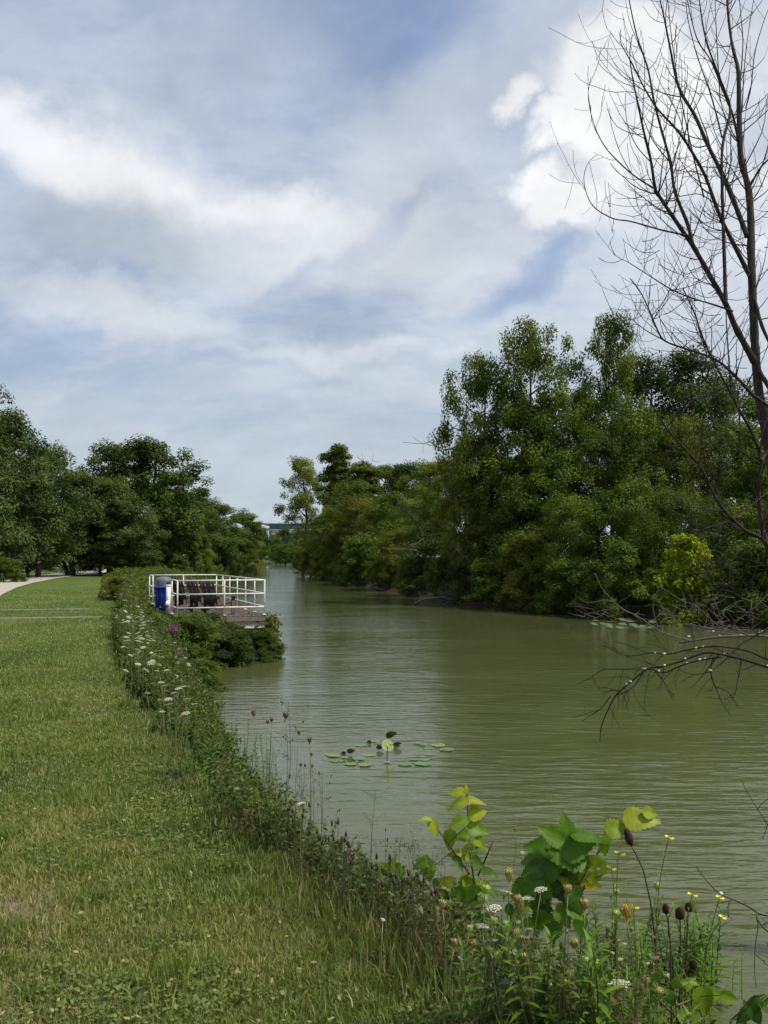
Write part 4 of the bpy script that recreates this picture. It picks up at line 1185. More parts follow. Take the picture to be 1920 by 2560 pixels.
def add_twigs(mb, q, w, rng, count, lmin, lmax, up=.5, rscale=1.0, t0=.15, sub=2, side=None, bud=True, rmin=.0016):
    n = len(q)
    for _ in range(count):
        i = int(rng.uniform(t0, .97) * (n - 1))
        a = q[i]; d = unit(q[min(i+1, n-1)] - q[max(i-1, 0)])
        s = unit(np.cross(d, rng.normal(size=3)))
        L = rng.uniform(lmin, lmax)
        dirn = unit(d * rng.uniform(.2, .8) + s * rng.uniform(.5, 1.0))
        if side is not None: dirn = unit(dirn + np.array(side) * rng.random())
        pts = [a]; m = 7
        for k in range(m):
            dirn = unit(dirn + np.array([0, 0, up * .22]) + rng.normal(0, .10, 3))
            pts.append(pts[-1] + dirn * L / m)
        r = min(w[i] * .5, .0065) * rscale * (.6 + .4 * L / lmax)
        pts = np.array(pts)
        mb.tube(pts, np.linspace(max(r, rmin * 1.3), rmin, m + 1), 4, cap=False)
        if bud:
            for k in range(1, m):
                if rng.random() < .6: mb.tube([pts[k], pts[k] + unit(rng.normal(size=3)) * .012], [.0026, .0012], 4, cap=False)
        for _ in range(sub):
            if rng.random() < .55:
                k = rng.integers(1, m); dd = unit(pts[k] - pts[k-1] + rng.normal(0, .7, 3)); pp = [pts[k]]
                for _k in range(4):
                    dd = unit(dd + np.array([0, 0, up * .2]) + rng.normal(0, .12, 3)); pp.append(pp[-1] + dd * L * .11)
                mb.tube(pp, np.linspace(max(r * .6, rmin), rmin * .8, 5), 4, cap=False)

def bare_tree():
    rng = np.random.default_rng(12)
    base = np.array([4.9, 6.6, .0]); base[2] = float(ground(4.9, 6.6)) - .1
    root = thing('bare_tree', 'bare leafless tree with dark trunk and upswept limbs at the right edge', 'tree', tuple(base))
    S = 2.211; off = (1380, 0); C3 = (1660, 800); s3 = 3.16
    tw = MB()
    def part(name, q, w, k=10):
        mb = MB()
        wob = 1 + .06 * rng.normal(size=len(w)); mb.tube(q - base, w * wob, k)
        mb.build(name, M['deadbark'], root, smooth=True)
    # trunk: from the ground outside the frame up through the picture
    up = [(1150, 2212), (1128, 2010), (1112, 1700), (1100, 1400), (1100, 1250), (1085, 1040), (1045, 880), (1035, 650), (1030, 400), (1008, 300), (985, 180), (965, -30), (950, -300), (940, -600)]
    q, w = trace(up, off, S, 7.5, 8.3, 27, 3.0, 60)
    w = np.interp(np.linspace(0, 1, 60), [0, .2, .45, .62, .8, 1], [23, 20, 15, 9, 5, 2]) / 2 * q[:, 1] / F
    low = [base, base + np.array([-.15, .2, .8]), P(2010, 1500, 7.1), P(1935, 1180, 7.35)]
    lp = smooth_path(low + [q[0]], 24); part('trunk', np.concatenate([lp[:-1], q]), np.concatenate([np.linspace(.14, w[0], 23), w]), 12)
    add_twigs(tw, q, w, rng, 46, .25, .9, .8)
    limbs = [  # points, distances, widths, number of twigs
        ([(1125, 2010), (1020, 1820), (960, 1680), (870, 1520), (780, 1360), (710, 1260), (590, 1080), (570, 1040), (545, 880), (515, 760), (480, 600), (440, 400), (430, 290), (445, 190)], 7.5, 7.2, 18, 1.6, 44),
        ([(780, 1360), (750, 1240), (680, 1060), (655, 900), (600, 700), (560, 540), (530, 380), (470, 200), (425, -10), (400, -200)], 7.3, 7.7, 10, 1.8, 24),
        ([(1095, 1530), (1020, 1380), (940, 1220), (900, 1120), (850, 980), (780, 850), (700, 730), (560, 570), (430, 330), (378, 230), (382, 160)], 7.6, 7.0, 12, 1.5, 30),
        ([(1080, 1310), (1000, 1100), (940, 960), (860, 800), (790, 640), (700, 480), (650, 250), (620, 100), (590, -40), (570, -200)], 7.7, 8.1, 14, 2.0, 30),
        ([(960, 1690), (955, 1500), (945, 1200), (938, 900), (950, 760), (985, 600), (930, 440), (870, 280), (840, 170), (812, -20), (800, -200)], 7.35, 7.9, 11, 2.2, 34),
        ([(1040, 830), (1000, 640), (960, 540), (880, 340), (800, 210), (745, -10)], 7.9, 7.6, 7, 1.8, 12),
        ([(1090, 1040), (1150, 930), (1230, 830), (1290, 600)], 7.9, 7.6, 6, 2.2, 8),
        ([(570, 1045), (440, 960), (300, 820), (230, 680), (200, 530), (216, 425)], 7.2, 6.7, 4.6, 1.3, 8),
        ([(740, 1300), (600, 1270), (440, 1225), (330, 1205), (220, 1130), (176, 1000), (200, 900), (250, 855)], 7.3, 6.8, 5.2, 1.2, 10),
        ([(1000, 1720), (880, 1680), (780, 1650), (660, 1600), (540, 1525), (430, 1455), (350, 1410), (318, 1330)], 7.4, 6.9, 5.0, 1.2, 22),
        ([(780, 850), (745, 800), (700, 640), (600, 460), (560, 360)], 7.3, 7.1, 3.4, 1.2, 5),
        ([(655, 900), (560, 780), (500, 640), (450, 470)], 7.3, 7.1, 3.4, 1.2, 5),
        ([(540, 890), (470, 810), (420, 700), (405, 580), (408, 512)], 7.2, 7.0, 2.8, 1.2, 3),
        ([(440, 960), (380, 850), (330, 700), (318, 597)], 7.1, 7.0, 2.4, 1.1, 2),
        ([(940, 760), (905, 620), (870, 500), (800, 300), (750, 100), (740, -10)], 7.8, 8, 4.4, 1.8, 6),
        ([(930, 560), (915, 300), (905, 100), (900, -20)], 7.8, 8, 3.4, 1.8, 4),
        ([(1035, 520), (1055, 250), (1045, 100), (1035, -20)], 8, 8.2, 3.6, 1.8, 4),
        ([(1050, 620), (1065, 350), (1090, 150), (1118, -20)], 8, 8, 3.2, 1.6, 4),
        ([(1070, 600), (1100, 480), (1120, 300), (1160, 150), (1200, 40)], 8, 7.8, 3.6, 1.6, 5),
        ([(840, 1090), (790, 900), (745, 700), (700, 480), (660, 200), (640, 0)], 7.6, 7.9, 4.2, 1.8, 8),
        ([(905, 1130), (820, 1075), (740, 1080), (660, 1100), (560, 1130), (400, 1140), (285, 1115)], 7.5, 7.0, 2.6, 1.0, 12),
        ([(1120, 1650), (1160, 1800), (1230, 1950), (1300, 2100)], 7.6, 7.4, 9, 8, 6),
        ([(1115, 2000), (1150, 2060), (1250, 2230), (1360, 2500)], 7.6, 7.3, 12, 13, 2),
    ]
    for pts, z0, z1, r0, r1, cnt in limbs:
        q, w = trace(pts, off, S, z0, z1, r0, r1)
        part('limb', q, w, 8)
        add_twigs(tw, q, w, rng, int(cnt * .7), .18, .75, .75)
    low_limbs = [
        ([(840, 690), (700, 590), (600, 480), (450, 340), (330, 280), (150, 220), (0, 160), (-60, 60), (-110, -60), (-175, -200), (-270, -330)], 7.2, 6.7, 9, 2.2, 34),
        ([(0, 160), (-130, 90), (-200, 40), (-290, -20), (-420, 10)], 6.9, 6.6, 3.2, 1.2, 10),
        ([(1000, 2200), (822, 1780), (640, 1660), (500, 1530), (400, 1390), (340, 1260), (280, 1150), (130, 980), (0, 830), (-150, 560), (-260, 360), (-400, 280), (-520, 180), (-560, 60)], 7.0, 6.6, 10, 1.6, 26),
        ([(900, 2100), (800, 1740), (765, 1550), (745, 1300), (765, 1110), (700, 900), (600, 720), (540, 600), (440, 420), (360, 260), (290, 100), (250, -30), (150, -250)], 7.1, 7.0, 13, 3.0, 30),
        ([(765, 1110), (822, 1040), (950, 900)], 7.0, 7.3, 8, 7, 3),
        ([(750, 1130), (600, 1030), (500, 960), (370, 890)], 7.0, 6.8, 5, 1.4, 10),
        ([(530, 590), (520, 400), (500, 150), (490, -60)], 7.1, 7.2, 5, 3, 4),
        ([(340, 1255), (320, 1080), (300, 960), (310, 860), (290, 760)], 6.9, 6.8, 3, 1.2, 5),
        ([(690, 650), (550, 600), (400, 570), (330, 575), (200, 660), (60, 860)], 7.1, 6.7, 3, 1.4, 10),
        ([(820, 1360), (640, 1500), (500, 1590), (350, 1640), (200, 1680)], 7.1, 6.7, 4, 1.2, 14),
    ]
    for pts, z0, z1, r0, r1, cnt in low_limbs:
        q, w = trace(pts, C3, s3, z0, z1, r0, r1)
        part('limb', q, w, 8)
        add_twigs(tw, q, w, rng, cnt, .15, .65, .3)
    # the tangle of fine arched twigs in the middle of the crown
    for _ in range(100):
        a = P(rng.uniform(1600, 1925), rng.triangular(330, 640, 960), rng.uniform(6.9, 8.2))
        d = unit(rng.normal(size=3) * np.array([1, .5, .5])); L = rng.uniform(.15, .55); pts = [a]
        for k in range(7):
            d = unit(d + np.array([0, 0, .16]) + rng.normal(0, .12, 3)); pts.append(pts[-1] + d * L / 7)
        tw.tube(pts, np.linspace(.0035, .0013, 8), 4, cap=False)
        if rng.random() < .6:
            d = unit(rng.normal(size=3)); tw.tube([pts[3], pts[3] + d * .06, pts[3] + d * .12 + np.array([0, 0, .02])], [.0018, .0014, .001], 4, cap=False)
    for v in tw.v: v -= base
    tw.build('twigs', M['deadbark'], root)
bare_tree()

def droop_branch():
    rng = np.random.default_rng(17)
    off = (1380, 1440); s = 3.072
    def group(name, label, mat, lines, flecks, cnt_up=-.25, tl=(.1, .4)):
        q0, _ = trace(lines[0][0][:2], off, s, lines[0][1], lines[0][1], 1, 1, 4)
        o0 = q0[0].copy()
        root = thing(name, label, 'branch', tuple(o0))
        tw = MB()
        for i, (pts, z0, z1, r0, r1, cnt) in enumerate(lines):
            q, w = trace(pts, off, s, z0, z1, r0, r1)
            mb = MB(); mb.tube(q - o0, w * (1 + .08 * rng.normal(size=len(w))), 8); mb.build('limb', mat, root, smooth=True)
            add_twigs(tw, q, w, rng, max(1, int(cnt * .42)), tl[0], tl[1], cnt_up, sub=1)
            if i < flecks:
                for _ in range(int(2 + 3 * len(pts) / 8)):
                    fl = MB()
                    k = rng.integers(0, int(len(q) * .8)); c = q[k] - o0 + np.array([rng.normal(0, .004), -.2 * w[k], w[k] * 1.0]); rr = rng.uniform(.004, .011) * (1 if rng.random() < .75 else 1.6)
                    th = np.arange(7) / 7 * 2 * PI; rads = rr * rng.uniform(.6, 1.3, 7)
                    top = [[math.cos(a) * b * 1.5, math.sin(a) * b, .004] for a, b in zip(th, rads)]
                    bot = [[math.cos(a) * b * 1.2, math.sin(a) * b, -.006] for a, b in zip(th, rads)]
                    fl.add(np.array(top + bot + [[0, 0, .008]]) + c, [[j, (j+1) % 7, 14] for j in range(7)])
                    fl.f.setdefault(4, []).append(np.array([[j, j + 7, (j+1) % 7 + 7, (j+1) % 7] for j in range(7)]) + fl.n - 15)
                    fl.build('fungus_patch', M['fleck'], root)
        for v in tw.v: v -= o0
        tw.build('twigs', mat, root)
    group('dead_branch', 'dark drooping dead branch with white specks reaching down over the water', M['deadbark'], [
        ([(2300, 900), (1900, 780), (1659, 700), (1500, 650), (1300, 600), (1170, 590), (1000, 650), (850, 695), (740, 710), (620, 800), (490, 920), (430, 1030), (380, 1150), (368, 1270)], 6.8, 7.2, 10, 2.2, 46),
        ([(1900, 720), (1659, 640), (1480, 570), (1250, 540), (1050, 565), (900, 600), (760, 590), (650, 610), (540, 605), (400, 530)], 6.9, 7.4, 6, 1.4, 30),
        ([(1900, 250), (1659, 400), (1560, 460), (1470, 510), (1380, 590), (1290, 680), (1180, 745), (1050, 750), (960, 700)], 7.1, 6.9, 7, 1.6, 16),
        ([(1300, 620), (1100, 655), (960, 700), (870, 740), (740, 715), (540, 715), (400, 720), (300, 775), (200, 830)], 7.0, 7.3, 5, 1.3, 24),
        ([(780, 715), (850, 800), (895, 880), (930, 950)], 7.2, 7.2, 3.5, 1.4, 4),
        ([(1250, 610), (1220, 700), (1230, 790), (1260, 860), (1300, 960), (1375, 1080)], 7.0, 7.0, 4.2, 1.2, 8),
        ([(1455, 630), (1440, 740), (1420, 830), (1400, 920), (1330, 1000)], 6.9, 6.9, 3.2, 1.2, 5),
        ([(1262, 850), (1350, 890), (1390, 950), (1430, 1020)], 7.0, 7.0, 2.4, 1.1, 4),
        ([(450, 920), (370, 1020), (230, 1115)], 7.2, 7.3, 2.6, 1.2, 3),
        ([(700, 740), (640, 830), (580, 885), (480, 920)], 7.2, 7.2, 3.5, 1.6, 8),
        ([(560, 860), (590, 930), (565, 1020)], 7.2, 7.2, 2, 1, 2),
    ], 4)
    group('dead_branch', 'pale grey stripped branch with white specks lying level above the water at the right', M['palewood'], [
        ([(2100, 560), (1659, 465), (1450, 462), (1300, 468), (1200, 478), (1080, 498), (975, 512)], 7.6, 8.0, 9, 4.5, 14),
        ([(1450, 460), (1300, 435), (1200, 430), (1050, 465), (950, 500)], 7.8, 8.0, 3, 1.4, 16),
    ], 2, .1)
    group('dead_branch', 'thin pale dead branch arching in front of the right bank shrubs above the lily patch', M['palewood'], [
        ([(330, -20), (380, 90), (430, 150), (500, 220), (570, 270), (640, 300), (720, 350), (820, 420), (960, 470), (1100, 500)], 8.0, 8.2, 2.2, 3.2, 14),
        ([(180, 150), (270, 205), (400, 185), (470, 200)], 8.0, 8.0, 1.2, 1.8, 4),
        ([(840, 60), (790, 150), (775, 230), (790, 320), (820, 400)], 8.2, 8.2, 1.3, 2.6, 6),
        ([(570, 345), (640, 400), (690, 440)], 8.0, 8.0, 2.2, 2.2, 2),
        ([(1659, 140), (1560, 240), (1480, 300), (1390, 370)], 8.0, 8.2, 3.0, 2.2, 6),
    ], 0, .1)
    # near twig at the lower right
    off = (1380, 1440)
    o2 = (1200, 1950); s2 = 2.304
    def near(label, lines, z, flk):
        nonlocal off, s
        off, s = o2, s2
        group('twig', label, M['deadbark'], lines, flk, -.2, (.04, .14))
    near('thin dark twig with hanging side shoots entering from the right near the camera', [
        ([(2100, 930), (1800, 810), (1620, 775), (1555, 735), (1460, 690), (1380, 655), (1310, 585), (1245, 500)], 4.6, 4.7, 5.5, 1.6, 6),
        ([(1460, 690), (1400, 705), (1350, 725)], 4.65, 4.65, 2, 1, 0),
        ([(1590, 775), (1600, 850), (1585, 960), (1582, 1110), (1592, 1200)], 4.6, 4.6, 2.6, 1.2, 3),
        ([(1600, 805), (1630, 850), (1700, 900)], 4.6, 4.6, 3, 3, 1),
        ([(1760, 1090), (1700, 1040), (1600, 1000)], 4.6, 4.7, 2, 1, 2),
    ], 4.6, 1)
    near('very thin bare twig hanging over the water at the right edge', [
        ([(1505, 0), (1545, 80), (1600, 170), (1680, 290)], 5.2, 5.1, 1.4, 2.2, 2),
        ([(1600, 165), (1630, 130), (1700, 80)], 5.2, 5.1, 1.6, 1.6, 1),
    ], 5, 0)
droop_branch()

# ------------------------------------------------------------------ snags and driftwood on the right bank
def snag(label, lines, off, s, mat, cnt, tl=(.6, 2.0), up=.5, cat='dead tree', name='dead_tree'):
    rng = np.random.default_rng(len(label))
    q0, _ = trace(lines[0][0], off, s, lines[0][1], lines[0][1], 1, 1, 6)
    g = q0[0].copy(); root = thing(name, label, cat, tuple(g)); tw = MB()
    for i, (pts, z0, z1, r0, r1, c) in enumerate(lines):
        q, w = trace(pts, off, s, z0, z1, r0, r1)
        mb = MB(); mb.tube(q - g, w, 7); mb.build('trunk' if i == 0 else 'limb', mat, root, smooth=True)
        if c: add_twigs(tw, q, w, rng, c, tl[0], tl[1], up, rscale=3.5, bud=False, rmin=.008)
    for v in tw.v: v -= g
    if tw.n: tw.build('twigs', mat, root)
C3o = (640, 1120); c3 = 2.765
snag('dead broken snag with forked grey branches left of the brownish tree', [
    ([(1480, 700), (1440, 420), (1420, 200), (1330, -20), (1290, -90), (1275, -150)], 66, 66, 7, 1.5, 10),
    ([(1420, 130), (1290, 30), (1215, -40), (1150, -30), (1015, -40)], 66, 65, 3, 1, 8),
    ([(1430, 280), (1300, 240), (1200, 210), (1130, 170), (1065, 155)], 66, 65, 3, 1, 8),
    ([(1335, -10), (1350, -80), (1310, -110)], 66, 66, 2.5, 1, 4),
], C3o, c3, M['palewood'], 10)
snag('long thin leaning dead tree crossing the shrubs of the far right bank', [
    ([(1240, 710), (1150, 590), (1080, 480), (1000, 400), (960, 330), (880, 230), (790, 130), (700, 62)], 76, 80, 4.5, 1.2, 22),
], C3o, c3, M['deadbark'], 10, up=.9)
snag('forked whitish dead branch sticking out above the middle right bank', [
    ([(1180, 745), (1120, 715), (1060, 700), (950, 700), (870, 690)], 70, 69, 2.4, 1.2, 5),
    ([(1160, 625), (1100, 665), (1060, 670)], 70, 69, 2, 1.2, 2),
    ([(1180, 610), (1250, 595), (1330, 588), (1410, 596)], 70, 69, 2.0, 1.6, 3),
], C3o, c3, M['palewood'], 4, (.4, 1.2), .1, 'branch', 'dead_branch')
snag('short broken dead limb jutting from the dark shrubs of the right bank', [
    ([(1490, 830), (1470, 780), (1440, 750), (1385, 700)], 58, 57, 4, 3.2, 2),
    ([(1440, 755), (1390, 785)], 58, 57, 2, 1.2, 1),
], C3o, c3, M['palewood'], 4, (.3, .8), .1, 'branch', 'dead_branch')
snag('pale driftwood log lying along the waterline below the shrubs', [
    ([(1100, 1072), (1150, 1050), (1200, 1038), (1310, 1028)], 58, 57, 5, 2.4, 5),
], C3o, c3, M['palewood'], 4, (.4, 1.2), .2, 'log', 'driftwood')
snag('small dark driftwood at the far waterline of the right bank', [
    ([(825, 965), (860, 975), (910, 985)], 84, 83, 3, 1.6, 3),
], C3o, c3, M['palewood'], 4, (.4, 1.2), .2, 'log', 'driftwood')

def brush(label, u0, u1, v0, v1, Z, n, mat, seed, L=(.5, 2.0)):
    rng = np.random.default_rng(seed)
    g = P((u0 + u1) / 2, v1, Z); g[2] = max(g[2], 0.0)
    root = thing('brushwood', label, 'brushwood', tuple(g)); mb = MB()
    for _ in range(n):
        a = P(rng.uniform(u0, u1), rng.uniform(v0, v1), Z + rng.uniform(-1, 1.2)); a[2] = max(a[2], .03)
        d = unit(np.array([rng.normal(-.3, 1), rng.normal(-.3, .4), rng.normal(.25, .5)])); l_ = rng.uniform(*L); pts = [a]
        for k in range(5):
            d = unit(d + rng.normal(0, .2, 3) + np.array([0, 0, -.05])); pts.append(pts[-1] + d * l_ / 5)
        mb.tube(np.array(pts) - g, np.linspace(.015, .005, 6), 4, cap=False)
    mb.build('sticks', mat, root)
brush('tangle of dead grey brushwood at the waterline right of the lily patch', 1660, 1930, 1490, 1590, 38.5, 95, M['palewood'], 1, (.5, 1.7))
brush('tangle of dead twigs under the shrubs left of the pale driftwood', 1100, 1190, 1475, 1512, 60, 60, M['palewood'], 2)
brush('bare reddish twigs at the far waterline of the right bank', 835, 890, 1442, 1464, 104, 50, M['palewood'], 3, (.8, 2.2))
brush('dead twigs trailing into the water left of the lily patch', 1450, 1560, 1520, 1550, 45, 45, M['palewood'], 4)
brush('dark twiggy brush under the overhanging shrub at the right edge', 1760, 1930, 1400, 1500, 40, 90, M['deadbark'], 5, (.8, 2.5))

# ------------------------------------------------------------------ near plants
def big_leaf(mb, base, d, nrm, L, W, tint, serr=.06, nose=.55, droop=.25, fold=.22, n=9, rng=R):
    """leaf blade: base point, direction, face normal; serrated outline, folded midrib, drooping tip"""
    d = unit(np.asarray(d, float)); nrm = np.asarray(nrm, float); nrm = unit(nrm - d * np.dot(d, nrm)); b = np.cross(nrm, d)
    t = np.linspace(0, 1, n)
    prof = (np.sin(PI * t ** nose)) ** .85
    prof[0] = .04; prof[-1] = 0.01
    V = []; T = []
    for i in range(n):
        w = W / 2 * prof[i] * (1 + (serr * 1.6 if i % 2 else -serr))
        dz = -droop * L * t[i] ** 2
        c = base + d * L * t[i] + nrm * dz
        for k, a in enumerate((-1, -.5, 0, .5, 1)):
            side = abs(a)
            V.append(c + b * w * a + nrm * (fold * w * side - .12 * w * side * side) + d * (L * .03 * side if i % 2 else 0))
            T.append(tint + (.12 if k == 2 else 0) + ((-.07 if i % 2 == 0 else .05) if k != 2 and serr > 0 else 0))
    f = []
    for i in range(n - 1):
        for k in range(4): f.append([i*5+k, i*5+k+1, i*5+k+6, i*5+k+5])
    mb.add(V, f, np.clip(np.array(T), 0, 1))

def solveZ(u, v, h, z0=3.2, z1=16.0):
    """distance at which the sight line passes h above the ground"""
    for Z in np.arange(z0, z1, .08):
        p = P(u, v, Z)
        if p[2] - max(float(ground(p[0], Z)), 0.0) <= h: return Z
    return z1

c6 = lambda a, b: (900 + a / 1.6265, 1900 + b / 1.6265)

def sapling(name, label, cat, leaves, stems, Z, Ls=1.0, tilt=.35):
    rng = np.random.default_rng(len(label) * 3)
    b = P(*c6(*stems[0][-1]), Z); gz = max(float(ground(b[0], Z)), .02); root_p = np.array([b[0], Z, gz - .02])
    root = thing(name, label, cat, tuple(root_p))
    lf = MB(); st = MB(); k = Z / F / 1.6265
    ends = []
    for j, pts in enumerate(stems):
        q = [P(*c6(*p), Z + .08 * math.sin(i * 1.3 + j)) for i, p in enumerate(pts)]
        if j == 0: q.append(root_p)
        q = smooth_path(q, len(q) * 4) - root_p
        st.tube(q, np.linspace(.0035, .0085 if j == 0 else .005, len(q)), 6, t=.22)
        ends.append(q)
    S = np.concatenate(ends)
    extra = []
    for (cx, cy, ln, an, ti) in leaves:
        if rng.random() < .55 and ti < .9: extra.append((cx + rng.normal(0, ln * .42), cy + abs(rng.normal(0, ln * .40)), ln * rng.uniform(.45, .8), an + rng.normal(0, 50), min(.8, ti + rng.uniform(-.12, .25))))
    for (cx, cy, ln, an, ti) in list(leaves) + extra:
        a = math.radians(an); L = ln * k * Ls * 1.08
        c = P(*c6(cx, cy), Z + rng.uniform(-.12, .05)) - root_p
        d = unit(np.array([math.cos(a), rng.uniform(-.45, .15), math.sin(a)]))
        nr = unit(np.array([rng.normal(0, .25), -.75 + rng.normal(0, .2), tilt + .35 + rng.normal(0, .2)]))
        base = c - d * L * .5
        big_leaf(lf, base, d, nr, L, L * rng.uniform(.62, .8), ti + rng.normal(0, .03), droop=rng.uniform(.05, .45), fold=rng.uniform(.15, .45), rng=rng, n=17)
        near = S[np.argmin(np.linalg.norm(S - base, axis=1))]
        st.tube([near, (near + base) / 2 + np.array([0, 0, .005]), base], .0022, 4, t=.45, cap=False)
    lf.build('leaves', M['fresh'], root, smooth=True); st.build('stem', M['stem'], root, smooth=True)
    return root

A_leaves = [(397,132,62,175,.9),(432,120,34,80,.95),(395,178,84,190,.82),(467,162,76,10,.85),(478,218,74,15,.8),(400,257,82,200,.6),(480,278,80,-10,.55),(415,310,58,180,.55),(268,238,55,160,.9),(303,275,65,-60,.85),(365,325,80,-95,.55),(440,352,40,180,.8),(475,335,55,10,.6),(440,395,50,-20,.85),(385,385,60,170,.9),(465,385,30,60,.9),(240,425,64,200,.6),(285,460,88,-70,.55),(255,410,60,170,.62),(130,425,55,80,.8),(100,450,60,-110,.75),(165,460,78,-80,.3),(355,495,70,160,.85),(350,515,50,170,.85),(430,475,50,30,.8),(425,535,115,-130,.55),(460,505,80,150,.62),(510,520,60,-60,.45),(370,615,55,10,.85),(245,640,62,170,.66),(310,620,55,90,.9),(290,650,60,-100,.78),(500,360,60,0,.25),(480,420,60,-30,.22),(400,420,60,-45,.28),(330,560,70,-120,.2),(420,600,80,-60,.18),(470,590,70,-20,.22),(350,690,80,-150,.15),(300,700,80,-60,.18),(545,540,50,-30,.25),(200,480,60,-40,.3),(520,450,45,10,.25),(380,560,80,200,.5),(440,660,75,-40,.4),(330,640,70,220,.55),(500,650,70,0,.3),(400,700,80,-120,.35),(470,540,60,30,.6),(260,580,60,190,.6),(180,520,60,-80,.5)]
sapling('elm_sapling', 'young elm sapling with bright yellow green serrated leaves at the bank edge', 'sapling', A_leaves,
        [[(435,130),(438,220),(442,310),(450,400),(465,500),(480,620),(500,740)], [(270,240),(320,290),(350,330),(400,400),(450,470)], [(110,430),(180,470),(270,520),(370,590),(460,660)], [(250,640),(330,640),(480,690)], [(545,320),(520,380),(480,470)]], 4.9)
B_leaves = [(840,275,100,100,.42),(778,302,105,150,.36),(745,355,120,170,.32),(890,345,150,30,.38),(930,300,125,10,.30),(790,425,185,200,.34),(840,385,150,170,.36),(720,400,120,190,.32),(690,510,115,200,.25),(820,450,125,-20,.32),(800,520,115,-60,.06),(880,570,105,-60,.04),(870,450,95,-30,.06),(730,600,105,-100,.25),(1000,350,74,-80,.62),(1048,280,92,10,.68),(1140,235,125,12,.86),(1182,215,60,-5,.82),(950,425,74,-60,.75),(915,435,52,-100,.85),(760,560,84,-60,.78),(875,500,60,90,.98),(925,490,70,10,.98),(950,510,60,5,.95),(885,535,50,-90,.95),(825,490,52,140,.95),(828,600,56,30,.88),(850,530,60,60,.92),(660,560,80,210,.2),(760,470,90,230,.15),(900,400,110,-40,.15),(840,330,120,80,.28),(700,450,90,200,.2),(770,520,100,220,.45),(830,640,80,-60,.4),(730,660,90,-120,.35),(880,620,80,-20,.4),(700,560,80,180,.5),(960,470,60,20,.8),(990,420,60,-30,.75),(650,610,70,200,.5),(900,680,80,-70,.3),(790,700,80,-110,.4)]
sapling('broad_leaved_sapling', 'sapling with large overlapping dark green lobed leaves and small yellow leaves', 'sapling', B_leaves,
        [[(1130,240),(1060,285),(985,355),(930,440),(870,540),(830,610),(805,700),(782,790)], [(800,280),(820,400),(835,520),(826,620)], [(700,520),(770,590),(815,680)], [(940,490),(880,560),(830,610)]], 4.8, Ls=1.05)
C_leaves = [(1395,980,105,-80,.52),(1445,950,70,10,.6),(1500,968,72,-10,.6),(1290,900,60,60,.5),(1160,930,90,120,.12),(1200,905,70,90,.25),(1340,905,60,30,.55),(1230,1045,70,-40,.7),(1120,1050,80,0,.3),(1330,1050,80,-20,.4),(1180,1050,60,200,.6),(1260,960,70,120,.2)]
sapling('broad_leaved_sapling', 'small broad leaved seedling with reddish stem at the lower right corner of the bank', 'sapling', C_leaves,
        [[(1270,790),(1275,880),(1282,960),(1290,1060)], [(1500,965),(1420,950),(1285,1000)], [(1160,930),(1230,990),(1290,1050)]], 4.3)
D_leaves = [(1600,990,70,200,.1),(1640,975,60,40,.12),(1560,1040,70,210,.08),(1610,1040,80,-60,.1),(1650,1010,60,-30,.15),(1580,1010,60,120,.1)]
sapling('broad_leaved_sapling', 'dark green leafy sprig in the extreme lower right corner', 'sapling', D_leaves, [[(1680,950),(1600,1000),(1540,1050),(1500,1100)]], 4.1)

# teasels
def teasel(label, u, v, ub, vb, Z, hl, hw):
    rng = np.random.default_rng(int(u + v))
    t = P(u, v, Z); b = P(ub, vb, Z); g = max(float(ground(b[0], Z)), .02); b = np.array([b[0], Z, g])
    root = thing('teasel', label, 'teasel', tuple(b), group='dry brown teasels')
    d = unit(t - P((u * 3 + ub) / 4, (v * 3 + vb) / 4, Z))
    st = MB(); st.tube(smooth_path([b - b, (P((u + ub) / 2 + 6, (v + vb) / 2, Z) - b), t - d * hl * .5 - b], 14), np.linspace(.006, .0036, 14), 7, t=.05)
    for k in range(6):
        a = k / 6 * 2 * PI; p0 = t - d * hl * .5 - b; e = np.array([math.cos(a), math.sin(a), 0])
        st.tube([p0, p0 + e * hw * .9 + d * .012, p0 + e * hw * 1.15 + d * hl * .55], [.0016, .0013, .0006], 4, t=.3, cap=False)
    st.build('stem', M['stem'], root)
    hd = MB(); n = 420; ph = np.arccos(1 - 2 * (np.arange(n) + .5) / n); th = np.arange(n) * 2.39996
    up = d; e1 = unit(np.cross(up, [0, 1, 0.1])); e2 = np.cross(up, e1); c = t - b
    prof = [(0, -.5), (.30, -.46), (.45, -.3), (.5, -.08), (.46, .15), (.34, .35), (.18, .47), (0, .5)]
    kk = 14; V = []
    for r_, z_ in prof:
        for j in range(kk):
            a = j / kk * 2 * PI; V.append(c + (e1 * math.cos(a) + e2 * math.sin(a)) * r_ * hw + up * z_ * hl)
    F_ = [[i*kk+j, i*kk+(j+1)%kk, (i+1)*kk+(j+1)%kk, (i+1)*kk+j] for i in range(len(prof)-1) for j in range(kk)]
    hd.add(V, F_, .2)
    zz = np.cos(ph) * .5; rr = np.interp(zz, [p_[1] for p_ in prof], [p_[0] for p_ in prof])
    for i in range(n):
        o_ = e1 * math.cos(th[i]) + e2 * math.sin(th[i]); s0 = c + o_ * rr[i] * hw * .95 + up * zz[i] * hl
        e = unit(o_ + up * .7) * rng.uniform(.006, .011); sd = np.cross(o_, up) * .0011
        hd.add([s0 - sd, s0 + sd, s0 + e], [[0, 1, 2]], rng.uniform(.4, 1))
    hd.build('seed_head', M['teasel'], root)
